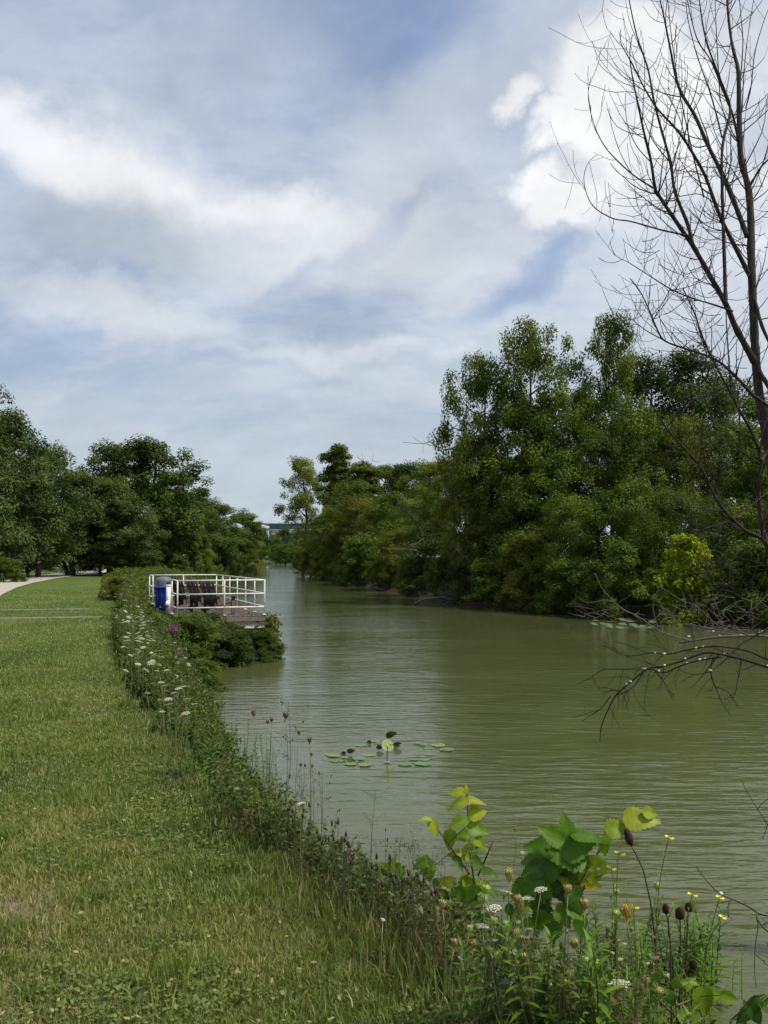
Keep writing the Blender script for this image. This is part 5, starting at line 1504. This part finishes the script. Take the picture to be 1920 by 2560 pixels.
for a in [('tall single brown teasel head standing against the water', 1571, 2092, 1668, 2410, 4.7, .092, .040),
          ('left one of two dark teasel heads side by side above the right plants', 1664, 2272, 1675, 2440, 4.8, .052, .034),
          ('darkest and fattest teasel head low above the right plants', 1700, 2283, 1690, 2450, 4.7, .062, .048),
          ('partly hidden teasel head tucked behind the fattest one', 1722, 2268, 1700, 2450, 4.85, .050, .040),
          ('small low teasel head above the lower right seedling', 1733, 2412, 1715, 2500, 4.7, .046, .040)]: teasel(*a)

# wild carrot: flowers and seed heads built once, then copied
def umbel_mesh(seed, n=30, r=.05):
    rng = np.random.default_rng(seed); mb = MB()
    for i in range(n):
        a = i * 2.39996; q = r * math.sqrt((i + .5) / n); c = np.array([math.cos(a) * q, math.sin(a) * q, .014 - 3.5 * q * q + rng.normal(0, .0015)])
        for k in range(7):
            aa = k * .9 + rng.random(); rad = rng.uniform(.002, .0075); cc = c + np.array([math.cos(aa) * rad, math.sin(aa) * rad, rng.normal(0, .0012)])
            s = .0034; b_ = rng.uniform(0, 1.5)
            mb.add([cc + np.array([math.cos(b_ + j * PI / 2) * s, math.sin(b_ + j * PI / 2) * s, rng.normal(0, .0008)]) for j in range(4)], [[0, 1, 2, 3]], rng.uniform(.3, 1))
    return mb
def rays_mesh(seed, n=20, r=.046):
    mb = MB()
    for i in range(n):
        a = i * 2.39996; q = r * math.sqrt((i + .5) / n)
        mb.tube([(0, 0, -.03), (math.cos(a) * q * .6, math.sin(a) * q * .6, -.008), (math.cos(a) * q, math.sin(a) * q, .012 - 3.5 * q * q)], .0007, 3, t=.6, cap=False)
    for k in range(7):
        a = k * .9; mb.tube([(0, 0, -.03), (math.cos(a) * .014, math.sin(a) * .014, -.034), (math.cos(a) * .022, math.sin(a) * .022, -.045)], .0006, 3, t=.5, cap=False)
    return mb
def nest_mesh(seed, openness=.5):
    rng = np.random.default_rng(seed); mb = MB(); n = 34
    for i in range(n):
        a = i / n * 2 * PI + rng.normal(0, .06); k = rng.uniform(.75, 1.05); top = openness * .02 * rng.uniform(.4, 1.4)
        pts = [(0, 0, -.024), (math.cos(a) * .014 * k, math.sin(a) * .014 * k, -.014), (math.cos(a) * .0225 * k, math.sin(a) * .0225 * k, .004), (math.cos(a) * .019 * k, math.sin(a) * .019 * k, .021), (math.cos(a) * top, math.sin(a) * top, .030 * k)]
        mb.tube(pts, [.0012, .0018, .0024, .0026, .0020], 4, t=rng.uniform(.3, .9), cap=False)
        for q in range(5):
            c = np.array(pts[3]) + rng.normal(0, .0045, 3); s = .003
            mb.add([c + rng.normal(0, s, 3) for _ in range(3)], [[0, 1, 2]], rng.uniform(.2, 1))
    mb.lathe([(0, -.022), (.011, -.013), (.018, .002), (.016, .018), (.006, .024), (0, .022)], k=10, t=.15)
    for k in range(8):
        a = k * .79; mb.tube([(0, 0, -.024), (math.cos(a) * .014, math.sin(a) * .014, -.030), (math.cos(a) * .024, math.sin(a) * .024, -.024)], .0007, 3, t=.6, cap=False)
    return mb
UM = [(umbel_mesh(i).mesh('flower_head', M['umbel']), rays_mesh(i).mesh('flower_rays', M['stem'])) for i in range(3)]
NM = [nest_mesh(i, (.3, .8, .5)[i]).mesh('seed_head', M['nest'], smooth=True) for i in range(3)]
def stem_mesh(seed):
    rng = np.random.default_rng(seed); mb = MB()
    z = np.linspace(0, 1, 8); q = np.stack([.03 * np.sin(z * 3 + seed), .03 * np.cos(z * 2.4 + seed) - .03 * math.cos(seed), z], 1); q[:, 0] -= q[0, 0] ; q -= (q[-1] * np.array([1, 1, 0])) * z[:, None]
    mb.tube(q, np.linspace(.0026, .0015, 8), 5, t=.62)
    for k in range(5):
        i = rng.integers(1, 6); a = rng.uniform(0, 6.28); p0 = q[i]; e = np.array([math.cos(a), math.sin(a), .9 * .2])
        p1 = p0 + e * rng.uniform(.04, .09); mb.tube([p0, p1], .0009, 3, t=.5, cap=False)
        for j in range(7):
            c = p0 + (p1 - p0) * rng.uniform(.3, 1.1); dd = unit(rng.normal(size=3)) * .016
            mb.add([c, c + dd + np.array([.003, 0, 0]), c + dd * 1.6], [[0, 1, 2]], .45)
    return mb
SM = [stem_mesh(i).mesh('stem', M['stem']) for i in range(4)]
cnt = [0]
def carrot(u, v, kind, label, group, size=1.0, h=None, colr=(1, 1, 1), Z=None, face=.25):
    cnt[0] += 1; i = cnt[0]; rr = random.random
    h = h or .55
    Z = Z or solveZ(u, v, h)
    p = P(u, v, Z); off = (rr() - .5) * .12
    bx = p[0] + off; by = Z + (rr() - .5) * .08; g = max(float(ground(bx, by)), 0.0) - .02
    root = thing('wild_carrot', label, 'wild carrot', (bx, by, g), 0, group)
    tilt = (rr() - .5) * .5
    st = link('stem', SM[i % 4], root)
    top = Vector((p[0] - bx, Z - by, p[2] - g - .02 * size)); L = top.length
    st.rotation_mode = 'QUATERNION'; st.rotation_quaternion = top.to_track_quat('Z', 'Y'); st.scale = (1.2, 1.2, L)
    hd = Vector((p[0] - bx, Z - by, p[2] - g))
    if kind == 'w':
        a, b = UM[i % 3]
        for nm, me in (('flower_head', a), ('flower_rays', b)):
            o = link(nm, me, root); o.location = hd; o.rotation_euler = (face + tilt, tilt * .6, rr() * 6); o.scale = (size,) * 3
    else:
        o = link('seed_head', NM[i % 3], root); o.location = hd; o.rotation_euler = (tilt, tilt * .7, rr() * 6); o.scale = (size, size, size * (1 + .35 * (rr() - .3))); o.color = (*colr, 1)
    return root
GWF = 'white wild carrot flowers in the foreground'
LW = 'white lacy wild carrot flower head in the foreground plants by the water'
for k, (a, b, sz) in enumerate([(662,378,.7),(587,540,1.0),(545,607,1.0),(735,530,.8),(680,568,.85),(497,678,.8),(660,722,.75),(548,733,.45),(625,780,.8),(608,895,.8),(1055,915,1.35),(1057,812,.8),(1053,735,.5),(1076,748,.5),(773,1022,.7),(625,940,.4),(645,660,.3),(497,835,.3),(688,690,.5),(653,1045,.4),(410,805,.35),(93,650,.3),(1180,830,.9)]):
    lab = LW
    if k == 10: lab = 'largest white wild carrot flower, low in the middle of the foreground plants'
    if k == 0: lab = 'white wild carrot flower standing highest against the water left of the big leaves'
    carrot(*c6(a, b), 'w', lab, GWF, sz * .58, h=.42 if b > 600 else .62)
GSH = 'curled wild carrot seed heads in the foreground'
for k, (a, b, sz, cc) in enumerate([(607,472,.9,0),(500,565,1.0,1),(515,530,.8,1),(640,572,.8,2),(655,600,.8,2),(845,528,.9,2),(912,590,.9,2),(775,445,.8,2),(545,660,.7,1),(593,675,.8,1),(447,688,.6,1),(632,713,1.0,0),(460,748,.8,2),(587,770,.6,1),(770,785,.7,0),(870,748,.9,0),(628,845,1.2,0),(665,805,.9,0),(952,833,1.1,1),(808,903,1.2,2),(690,948,1.1,0),(765,915,.5,1),(773,965,1.1,2),(895,988,1.2,0),(960,992,.8,1),(957,1040,1.0,2),(1007,1030,.8,1),(793,1058,.8,1),(1208,515,1.5,1),(1043,540,1.2,1),(1045,632,.8,1),(1084,620,1.2,3),(1008,688,1.1,0),(1250,887,1.2,0),(858,880,.8,0),(930,878,.7,0),(1213,950,1.0,0),(632,285,.8,2),(335,590,.8,2),(847,668,.6,0),(752,680,.5,1),(1105,690,.8,0),(385,745,.6,2),(545,830,.6,2),(725,1040,.7,0),(845,1010,.6,2)]):
    colr = [(1, 1, .8), (1.15, 1.5, .9), (1.05, .8, .65), (1.25, .85, .50)][cc]
    lab = ['olive curled wild carrot seed head among the foreground plants by the water', 'pale green curled wild carrot seed head among the foreground plants', 'brown curled wild carrot seed head among the foreground plants', 'tall orange tan wild carrot seed head beside the teasel stem'][cc]
    if k == 28: lab = 'wide pale green wild carrot seed head just below the tall yellow primrose'
    carrot(*c6(a, b), 's', lab, GSH, sz * .72, h=.40 if b > 650 else .6, colr=colr)
c7 = lambda a, b: (160 + a / 1.975, 1400 + b / 1.975)
G7 = 'white wild carrot flowers along the bank'
for k, (a, b, sz) in enumerate([(752,703,2.0),(565,638,.9),(610,690,1.0),(515,690,1.1),(497,623,.9),(480,607,.8),(477,693,.8),(520,714,.9),(645,714,.9),(485,750,.7),(412,660,.9),(305,548,.8),(543,658,.8),(590,627,.7),(600,760,1.1),(960,967,.6),(1170,1205,.7)]):
    carrot(*c7(a, b), 'w', 'large white wild carrot flower facing up beside the narrow leaved weeds' if k == 0 else 'white wild carrot flower at the bank edge halfway to the deck', G7, sz * (.62 if k else .75), h=.55 + (.2 if b < 650 else 0))
rw = np.random.default_rng(31)
for k in range(150):
    v = rw.triangular(1450, 1550, 1705)
    u = float(np.interp(v, [1440, 1500, 1560, 1620, 1700], [280, 300, 345, 380, 425])) + rw.normal(0, 50)
    u = max(u, float(np.interp(v, [1440, 1560, 1700], [215, 275, 345])))
    for Z in np.arange(10.0, 33, .15):
        p_ = P(u, v, Z)
        if p_[0] > Xc(Z) - .15 and p_[2] - float(ground(p_[0], Z)) < float(np.interp(Z, [10, 13, 17, 21, 30], [.50, .70, .95, 1.1, 1.15])): break
    if p_[2] - float(ground(p_[0], Z)) < .2: continue
    carrot(u, v, 'w', 'small cream white wild carrot flower in the weeds left of the deck', 'cream wild carrot flowers left of the deck', rw.uniform(.40, .80) * (1 if rw.random() < .9 else 1.3), Z=Z, face=.4)
GS = 'brown seed heads on thin stalks against the water'
for k, (a, b, sz) in enumerate([(1095,768,1.05),(937,757,1.0),(1160,853,.7),(1212,890,.85),(1222,960,.6),(1025,790,.7),(1005,800,.6),(1170,1012,.55),(1225,1018,.55),(1190,1015,.5),(1258,1050,.4)]):
    carrot(*c7(a, b), 's', ['highest brown wild carrot seed head on a thin stalk against the water', 'brown wild carrot seed head above the narrow leaved weeds at the water'][k] if k < 2 else 'small brown seed head on a thin stalk against the water right of the weeds', GS, sz * .85, colr=(.62, .52, .45), Z=6.9 + .25 * (k % 3))

# purple ironweed
def ironweed(u, v, Z, w, label):
    rng = np.random.default_rng(int(u)); p = P(u, v, Z); g = float(ground(p[0], Z))
    root = thing('ironweed', label, 'ironweed', (p[0], Z, g), group='purple ironweed by the deck')
    st = MB(); fl = MB(); b = np.array([p[0], Z, g])
    for k in range(11):
        t = p + np.array([rng.uniform(-w, w), rng.uniform(-.15, .15), rng.uniform(-.14, .10)]) - b
        st.tube(smooth_path([(0, 0, 0), (t[0] * .35, t[1] * .3, t[2] * .6), t], 8), .006, 4, t=.1, cap=False)
        C = t + rng.normal(0, 1, (70, 3)) * np.array([.055, .055, .03])
        vv, ff = leaf_quads(C, unit(rng.normal(size=C.shape) + np.array([0, 0, 1])), rng.uniform(.02, .04, 70), aspect=.6, rng=rng)
        fl.add(vv, ff, np.repeat(rng.random(70), 4))
    fl.build('flowers', M['purple'], root); st.build('stems', M['stem'], root)
ironweed(413, 1572, 22.5, .26, 'purple ironweed flower cluster below the blue bin')
ironweed(436, 1636, 20.5, .16, 'smaller purple ironweed cluster lower on the bank')

# narrow leaved weeds
def leafy_weed_mesh(seed, n=13, L=.12, H=.5, tint=.35, w=.26, opp=True):
    rng = np.random.default_rng(seed); lf = MB(); st = MB()
    z = np.linspace(0, H, 9); q = np.stack([.03 * np.sin(z * 5 + seed), .03 * np.cos(z * 4 + seed), z], 1); q -= q[0]
    st.tube(q, np.linspace(.005, .002, 9), 5, t=.3)
    for i in range(n):
        t = .15 + .85 * i / (n - 1); p = np.array([np.interp(t * H, z, q[:, k]) for k in range(3)])
        for s in (0, PI):
            a = i * 1.6 + s + rng.normal(0, .2); el = .25 + .9 * t ** 2
            d = np.array([math.cos(a) * math.cos(el), math.sin(a) * math.cos(el), math.sin(el)]); nr = np.array([-math.cos(a) * math.sin(el), -math.sin(a) * math.sin(el), math.cos(el)])
            ln = L * (1 - .55 * t) * rng.uniform(.8, 1.15)
            big_leaf(lf, p, d, nr, ln, ln * w, tint + rng.normal(0, .05), serr=0, nose=.8, droop=.35, fold=.3, n=6, rng=rng)
    return lf.mesh('leaves', M['fresh'], smooth=True), st.mesh('stem', M['stem'])
LWM = [leafy_weed_mesh(1, tint=.18), leafy_weed_mesh(2, 15, .11, .55, .24), leafy_weed_mesh(3, 9, .16, .42, .12, .3), leafy_weed_mesh(4, 20, .12, .6, .34, .22), leafy_weed_mesh(5, 18, .13, .55, .50, .2)]
def weed(u, v, k, label, group, h=.45, cat='weed', name='leafy_weed', s=1.0, Z=None):
    Z = Z or solveZ(u, v, h); p = P(u, v, Z); g = max(float(ground(p[0], Z)), 0.0); rr = random.random
    root = thing(name, label, cat, (p[0], Z, g - .02), rr() * 6, group)
    H = [.5, .55, .42, .6, .55][k]; sc_ = max(.3, (p[2] - g) / H)
    root.scale = (sc_ * s, sc_ * s, sc_)
    root.rotation_euler = ((rr() - .5) * .3, (rr() - .5) * .3, root.rotation_euler[2])
    link('leaves', LWM[k][0], root); link('stem', LWM[k][1], root)
GN = 'narrow leaved weeds on the bank edge'
for k, (a, b) in enumerate([(640,760),(690,745),(740,740),(800,735),(770,790),(860,770),(900,790),(930,850),(985,870),(1010,860),(960,905),(880,850),(830,810),(720,800),(990,940),(1000,1000),(1040,1000),(610,745),(570,760),(1010,920),(945,960)]):
    weed(*c7(a, b), k % 2, 'dark narrow leaved weed standing at the bank edge against the water', GN, h=.5)
weed(*c7(1095, 1110), 2, 'leafy weed with long glossy opposite leaves leaning over the water', None, h=.36, s=1.3)
GM = 'narrow leaved weeds in the lower right clump'
for k, (a, b) in enumerate([(955,560),(1000,560),(940,640),(990,620),(1040,700),(1130,600),(1180,560),(1170,680),(1250,600),(1310,560),(1340,640),(1390,620),(1420,670),(1360,720),(1300,720),(1200,760),(1120,780),(1050,800),(900,770),(850,700),(910,850),(1000,870),(1380,780),(1330,830),(1200,850),(1090,900),(980,780),(700,640),(640,700),(560,700),(480,700),(420,690),(740,690),(1440,600),(1390,540),(1270,660),(1150,900),(1250,950),(1020,960),(860,930),(740,860)]):
    weed(*c6(a, b), [3, 1, 4, 0, 3][k % 5], 'green narrow leaved weed in the tangled clump at the lower right bank', GM, h=.40 if b > 680 else .55, s=1.25)
rc_ = np.random.default_rng(41)
for k in range(46):
    a = rc_.uniform(560, 1440); b = rc_.uniform(640, 960) if k % 3 else rc_.uniform(590, 720)
    if a < 800: b = max(b, 690)
    weed(*c6(a, b), [3, 4, 4, 1, 3][k % 5], 'green narrow leaved weed in the tangled clump at the lower right bank', GM, h=.36 if b > 680 else .48, s=rc_.uniform(1.2, 1.7))
for k in range(26):
    a = rc_.uniform(480, 1330); b = rc_.uniform(700, 1060)
    carrot(*c6(a, b), 's', ['olive curled wild carrot seed head among the foreground plants by the water', 'pale green curled wild carrot seed head among the foreground plants'][k % 2], GSH, rc_.uniform(.4, .72), h=.42, colr=[(1, 1, .8), (1.15, 1.5, .9)][k % 2])
for k, (a, b) in enumerate([(1550,765),(1500,790)]):
    weed(*c6(a, b), 4, 'leafy shoot leaning right over the water from the lower right clump', 'leafy shoots leaning over the water', h=.35, s=.8)

# evening primrose
def primrose(label, top, bot, Z):
    rng = np.random.default_rng(int(top[0])); t = P(*c6(*top), Z); b0 = P(*c6(*bot), Z); g = max(float(ground(b0[0], Z)), .02); b = np.array([b0[0], Z, g])
    root = thing('evening_primrose', label, 'evening primrose', tuple(b), group='yellow evening primroses')
    st = MB(); lf = MB(); q = smooth_path([(0, 0, 0), (b0 - b) * .9 + np.array([0, 0, 0]), t - b], 16); st.tube(q, np.linspace(.0045, .002, 16), 6, t=.55)
    for i in range(38):
        k = .35 + .63 * i / 38; p = np.array([np.interp(k * 15, range(16), q[:, j]) for j in range(3)]); a = i * 2.4
        d = np.array([math.cos(a) * .7, math.sin(a) * .7, .7]); big_leaf(lf, p, d, np.array([-math.cos(a) * .7, -math.sin(a) * .7, .7]), rng.uniform(.02, .045), .007, .62 + rng.normal(0, .08), serr=0, n=4, rng=rng)
    lf.build('leaves', M['fresh'], root, smooth=True); st.build('stem', M['stem'], root)
    for k in range(2):
        fl = MB(); c = t - b + np.array([(k - .5) * .03 + rng.normal(0, .006), -.01, -.012 * k])
        for j in range(4):
            a = j * PI / 2 + k; d = np.array([math.cos(a) * .8, math.sin(a) * .8, .45]); big_leaf(fl, c, d, np.array([-math.cos(a) * .4, -math.sin(a) * .4, .9]), .017, .017, rng.random(), serr=0, n=5, droop=-.1, rng=rng)
        fl.build('flower', M['yellow'], root, smooth=True)
primrose('tallest yellow evening primrose right of the tall teasel', (1255, 312), (1205, 560), 4.6)
primrose('thin evening primrose with one pale flower left of the teasel stem', (1050, 376), (1040, 600), 4.7)
primrose('evening primrose stalk with small flower just left of the tan seed head', (1022, 437), (1035, 560), 4.75)
primrose('yellow evening primrose nearest the thin dark twig', (1462, 556), (1400, 800), 4.6)
primrose('pale yellow evening primrose leaning right above the lower right clump', (1472, 636), (1390, 790), 4.55)
primrose('short evening primrose flowering beside the teasel stem', (1110, 594), (1120, 720), 4.7)
primrose('evening primrose bud spike rising above the two dark teasels', (1350, 545), (1310, 760), 4.65)

# thin straw stalks
def stalk(label, top, bot, Z, r=.0022, t=.9):
    a = P(*c6(*top), Z); b0 = P(*c6(*bot), Z); b = np.array([b0[0], Z, max(float(ground(b0[0], Z)), .02)])
    mb = MB(); mb.tube(smooth_path([(0, 0, 0), (a - b) * .5 + np.array([.01, 0, 0]), a - b], 10), np.linspace(r, r * .5, 10), 5, t=t)
    o = mb.build('straw_stalk', M['stem'], None); o.location = tuple(b); tag(o, label, 'stalk')
stalk('long straight straw coloured stalk left of the tall teasel', (1040, 600), (1045, 1040), 4.2)
stalk('long straw coloured stalk under the tan seed head', (1080, 490), (1090, 1060), 4.15)
stalk('dry tan stalk leaning left in the lower right clump', (1100, 780), (1150, 930), 4.4, .003, 1.0)
stalk('dry tan stalk crossing another one in the lower right clump', (1140, 850), (1095, 960), 4.4, .003, 1.0)

# dark plantain spikes and wiry brown plants along the near shore
def spike_meshes(seed, k):
    rng = np.random.default_rng(seed); st = MB(); hd = MB()
    if k == 0:
        st.tube([(0, 0, 0), (.01, 0, .5), (.02, .01, .95)], [.0018, .0014, .0011], 4, t=.1, cap=False)
        hd.lathe([(0, .93), (.0055, .94), (.0062, .97), (.005, 1.0), (0, 1.015)], c=(.02, .01, 0), k=7)
        hd.v[-1][:, :2] += rng.normal(0, .0008, hd.v[-1][:, :2].shape)
    else:
        q = np.array([(0, 0, 0), (.01, 0, .3), (0, .02, .62), (.03, 0, 1.0)]); q = smooth_path(q, 12); st.tube(q, np.linspace(.003, .001, 12), 4, t=.15, cap=False)
        for _ in range(14):
            i = rng.integers(3, 11); d = unit(rng.normal(size=3) * np.array([1, 1, .3]) + np.array([0, 0, .7])); L = rng.uniform(.08, .24); e = q[i] + d * L
            st.tube([q[i], q[i] + d * L * .5 + np.array([0, 0, .01]), e], .0009, 3, t=.15, cap=False)
            for _k in range(4):
                c = q[i] + d * L * rng.uniform(.3, 1.05); dd = unit(rng.normal(size=3)) * rng.uniform(.012, .03); hd.add([c, c + dd * .6 + np.array([.005, 0, 0]), c + dd, c + dd * .6 - np.array([.005, 0, 0])], [[0, 1, 2, 3]], .3)
    return st.mesh('stem', M['stem']), hd.mesh('spike' if k == 0 else 'dry_leaves', M['spike'])
SP0 = [spike_meshes(i, 0) for i in range(2)]; SP1 = [spike_meshes(i + 5, 1) for i in range(3)]
rs = np.random.default_rng(77)
def spike(u, v, k, h, Z=None):
    me = (SP0 if k == 0 else SP1)[rs.integers(0, 2 + k)]
    Z = Z or solveZ(u, v, h, 3.5, 12); p = P(u, v, Z); g = max(float(ground(p[0], Z)), 0)
    root = thing('plantain' if k == 0 else 'dry_weed', 'thin dark plantain spike on the near shore against the water' if k == 0 else 'wiry brown dried weed on the near shore against the water', 'plantain' if k == 0 else 'dry weed', (p[0], Z, g), rs.uniform(0, 6), 'dark plantain spikes on the near shore' if k == 0 else 'wiry brown weeds on the near shore')
    H = max(.12, p[2] - g); root.scale = (.9 if k == 0 else H, .9 if k == 0 else H, H)
    root.rotation_euler = (rs.normal(0, .07), rs.normal(0, .07), root.rotation_euler[2])
    link('stem', me[0], root); link('spike' if k == 0 else 'dry_leaves', me[1], root)
for _ in range(48):
    t = rs.random(); u = 690 + t * 420; vv = 2035 + t * 235 - abs(rs.normal(0, 32)); spike(u, vv, 0, .38)
for a, b in [(752,1340),(695,1450),(645,1470),(828,1520),(918,1520),(910,1660),(875,1670),(1475,1770),(1520,1860),(575,1420),(1480,1880),(245,1160)]:
    spike(650 + a / 4.74, 1700 + b / 4.74, 0, .42)
for _ in range(46):
    t = rs.random(); u = 690 + t * 480; vv = 2060 + t * 235 - abs(rs.normal(0, 30)); spike(u, vv, 1, .38)
for a, b, z in [(1270, 1310, 6.0), (1360, 1640, 5.8), (285, 220, 7.2), (200, 820, 7.2), (700, 1100, 6.6), (540, 1060, 6.6), (1640, 1880, 5.5), (430, 1240, 6.4)]:
    spike(650 + a / 4.74, 1700 + b / 4.74, 1, .5, Z=z)
for a, b in [(205,235),(160,330),(180,335),(275,320),(320,330),(235,340),(300,360),(340,400),(260,300)]:
    spike(*c6(a, b), 1, .55)

# ------------------------------------------------------------------ water lilies
def pad_mesh(seed, cup=0.0):
    rng = np.random.default_rng(seed); mb = MB(); n = 26; V = [(0, 0, 0.003)]; T = [.75]
    for r_ in (.5, 1.0):
        for i in range(n):
            a = .16 + (2 * PI - .32) * i / (n - 1); k = r_ * (1 + .03 * math.sin(a * 3 + seed)) * (1.0 if .3 < a < 6 else .92)
            V.append((math.cos(a) * k, math.sin(a) * k * .86, (.02 if r_ == 1 else .0) * (1 + math.sin(a * 5 + seed)) * .5 + cup * r_ * r_ * (.35 + .12 * math.sin(2 * a)))); T.append(.4 + .25 * rng.random() + (.15 if r_ == 1 else 0))
    f3 = [[0, 1 + i, 2 + i] for i in range(n - 1)]; f4 = [[1 + i, 1 + n + i, 2 + n + i, 2 + i] for i in range(n - 1)]
    mb.add(V, f4, np.array(T)); mb.f.setdefault(3, []).append(np.array(f3))
    return mb.mesh('lily_pad', M['pad'], smooth=True)
PM = [pad_mesh(i) for i in range(4)]; PMC = [pad_mesh(9, 1.0), pad_mesh(10, 1.6)]
def pad(u, v, w, label, group, tilt=0, cup=False, z=.008, colr=(1, 1, 1), Z=None, face=0.0):
    if Z is None: g = gpt(u, v, z)
    else: g = P(u, v, Z)
    rr = random.random
    o = link('lily_pad', PMC[int(rr() * 2)] if cup else PM[int(rr() * 4)]); o.location = tuple(g)
    s = w / 2 / F * g[1]; o.scale = (s, s, s); o.rotation_euler = (tilt, face, rr() * 6.28 if not tilt else rr() * .6)
    o.color = (*colr, 1)
    return tag(o, label, 'lily pad', group)
cL = lambda a, b: (780 + a / 4.1475, 1780 + b / 4.1475)
for k, (a, b, w) in enumerate([(510,345,130),(640,302,120),(870,335,120),(230,448,150),(260,505,150),(400,535,150),(550,545,150),(490,482,140),(590,447,140),(960,542,150),(1150,535,180),(1170,492,100),(1230,440,120),(1310,342,170),(1400,388,170),(1090,318,100),(340,470,90),(1060,490,100),(780,515,80),(700,320,90),(180,440,110)]):
    pad(*cL(a, b), w / 4.1475, 'flat green lily pad floating in the middle of the near lily patch', 'lily pads in the near patch', z=.008 + .004 * (k % 4), colr=[(.9, 1, .85), (1.05, 1, .8), (.8, .9, .8), (1.2, 1.05, .8), (.7, .85, .75)][k % 5])
pad(*cL(785, 345), 34, 'large pale cupped lily leaf standing up behind the yellow lily flower', None, tilt=1.05, Z=gpt(*cL(775, 480), 0)[1] - .0, colr=(1.4, 1.3, 1.2))
pad(*cL(830, 252), 30, 'dark folded lily leaf raised highest above the near patch', None, tilt=-.9, cup=True, Z=gpt(*cL(830, 300), 0)[1], colr=(.30, .34, .28))
pad(*cL(410, 425), 22, 'brown curled lily leaf standing at the left of the near patch', None, tilt=-.7, cup=True, Z=gpt(*cL(410, 450), 0)[1], colr=(.55, .35, .25))
pad(*cL(325, 440), 14, 'small black shrivelled lily leaf left of the brown curled one', None, tilt=.9, cup=True, Z=gpt(*cL(325, 460), 0)[1], colr=(.12, .13, .12))
pad(*cL(1130, 385), 22, 'dark green upright lily leaf at the right of the near patch', None, tilt=.9, cup=True, Z=gpt(*cL(1130, 450), 0)[1], colr=(.5, .7, .5))
pad(*cL(710, 385), 20, 'dark lily leaf low behind the yellow flower', None, tilt=-.5, cup=True, Z=gpt(*cL(710, 400), 0)[1], colr=(.2, .25, .2))
pad(*cL(890, 345), 22, 'dark curled lily leaf right of the yellow flower', None, tilt=-.6, cup=True, Z=gpt(*cL(890, 370), 0)[1], colr=(.3, .4, .3))
pad(*cL(590, 320), 12, 'small dark lily leaf tip behind the left pads', None, tilt=.9, cup=True, Z=gpt(*cL(590, 330), 0)[1], colr=(.15, .18, .15))
pad(*cL(470, 510), 9, 'tiny folded green lily leaf between the two front pads', None, tilt=.9, cup=True, Z=gpt(*cL(470, 525), 0)[1], colr=(.6, .8, .6))
def lily_flower():
    c = P(*cL(785, 365), gpt(*cL(775, 480), 0)[1] - .25); b = np.array([c[0] - .01, c[1] + .02, -.05])
    root = thing('lily_flower', 'single yellow pond lily flower on a stalk above the near pads', 'flower', (b[0], b[1], 0))
    st = MB(); st.tube([(0, 0, -.1), (.0, 0, c[2] * .5), tuple(c - np.array([b[0], b[1], 0]))], .009, 6, t=.1); st.build('stalk', M['stem'], root)
    fl = MB(); cc = c - np.array([b[0], b[1], 0])
    for j in range(6):
        a = j * PI / 3; big_leaf(fl, cc, (math.cos(a) * .7, math.sin(a) * .7, .7), (-math.cos(a) * .7, -math.sin(a) * .7, .7), .05, .055, .6, serr=0, n=6, droop=-.5)
    fl.build('petals', M['yellow'], root, smooth=True)
lily_flower()
rl = np.random.default_rng(5)
c2 = lambda a, b: (1380 + a / 3.072, 1440 + b / 3.072)
for k in range(34):
    a = rl.uniform(315, 880); b = rl.uniform(330, 398) - (30 if a > 800 else 0) * .3
    up = rl.random() < .55
    pad(*c2(a, b), rl.uniform(12, 22), 'pale raised lily leaf in the patch below the right bank' if up else 'flat pale lily pad in the patch below the right bank', 'lily pads below the right bank', tilt=rl.uniform(.1, .45) if up else .0, z=rl.uniform(.02, .25) if up else .01, colr=(.62, .66, .62))
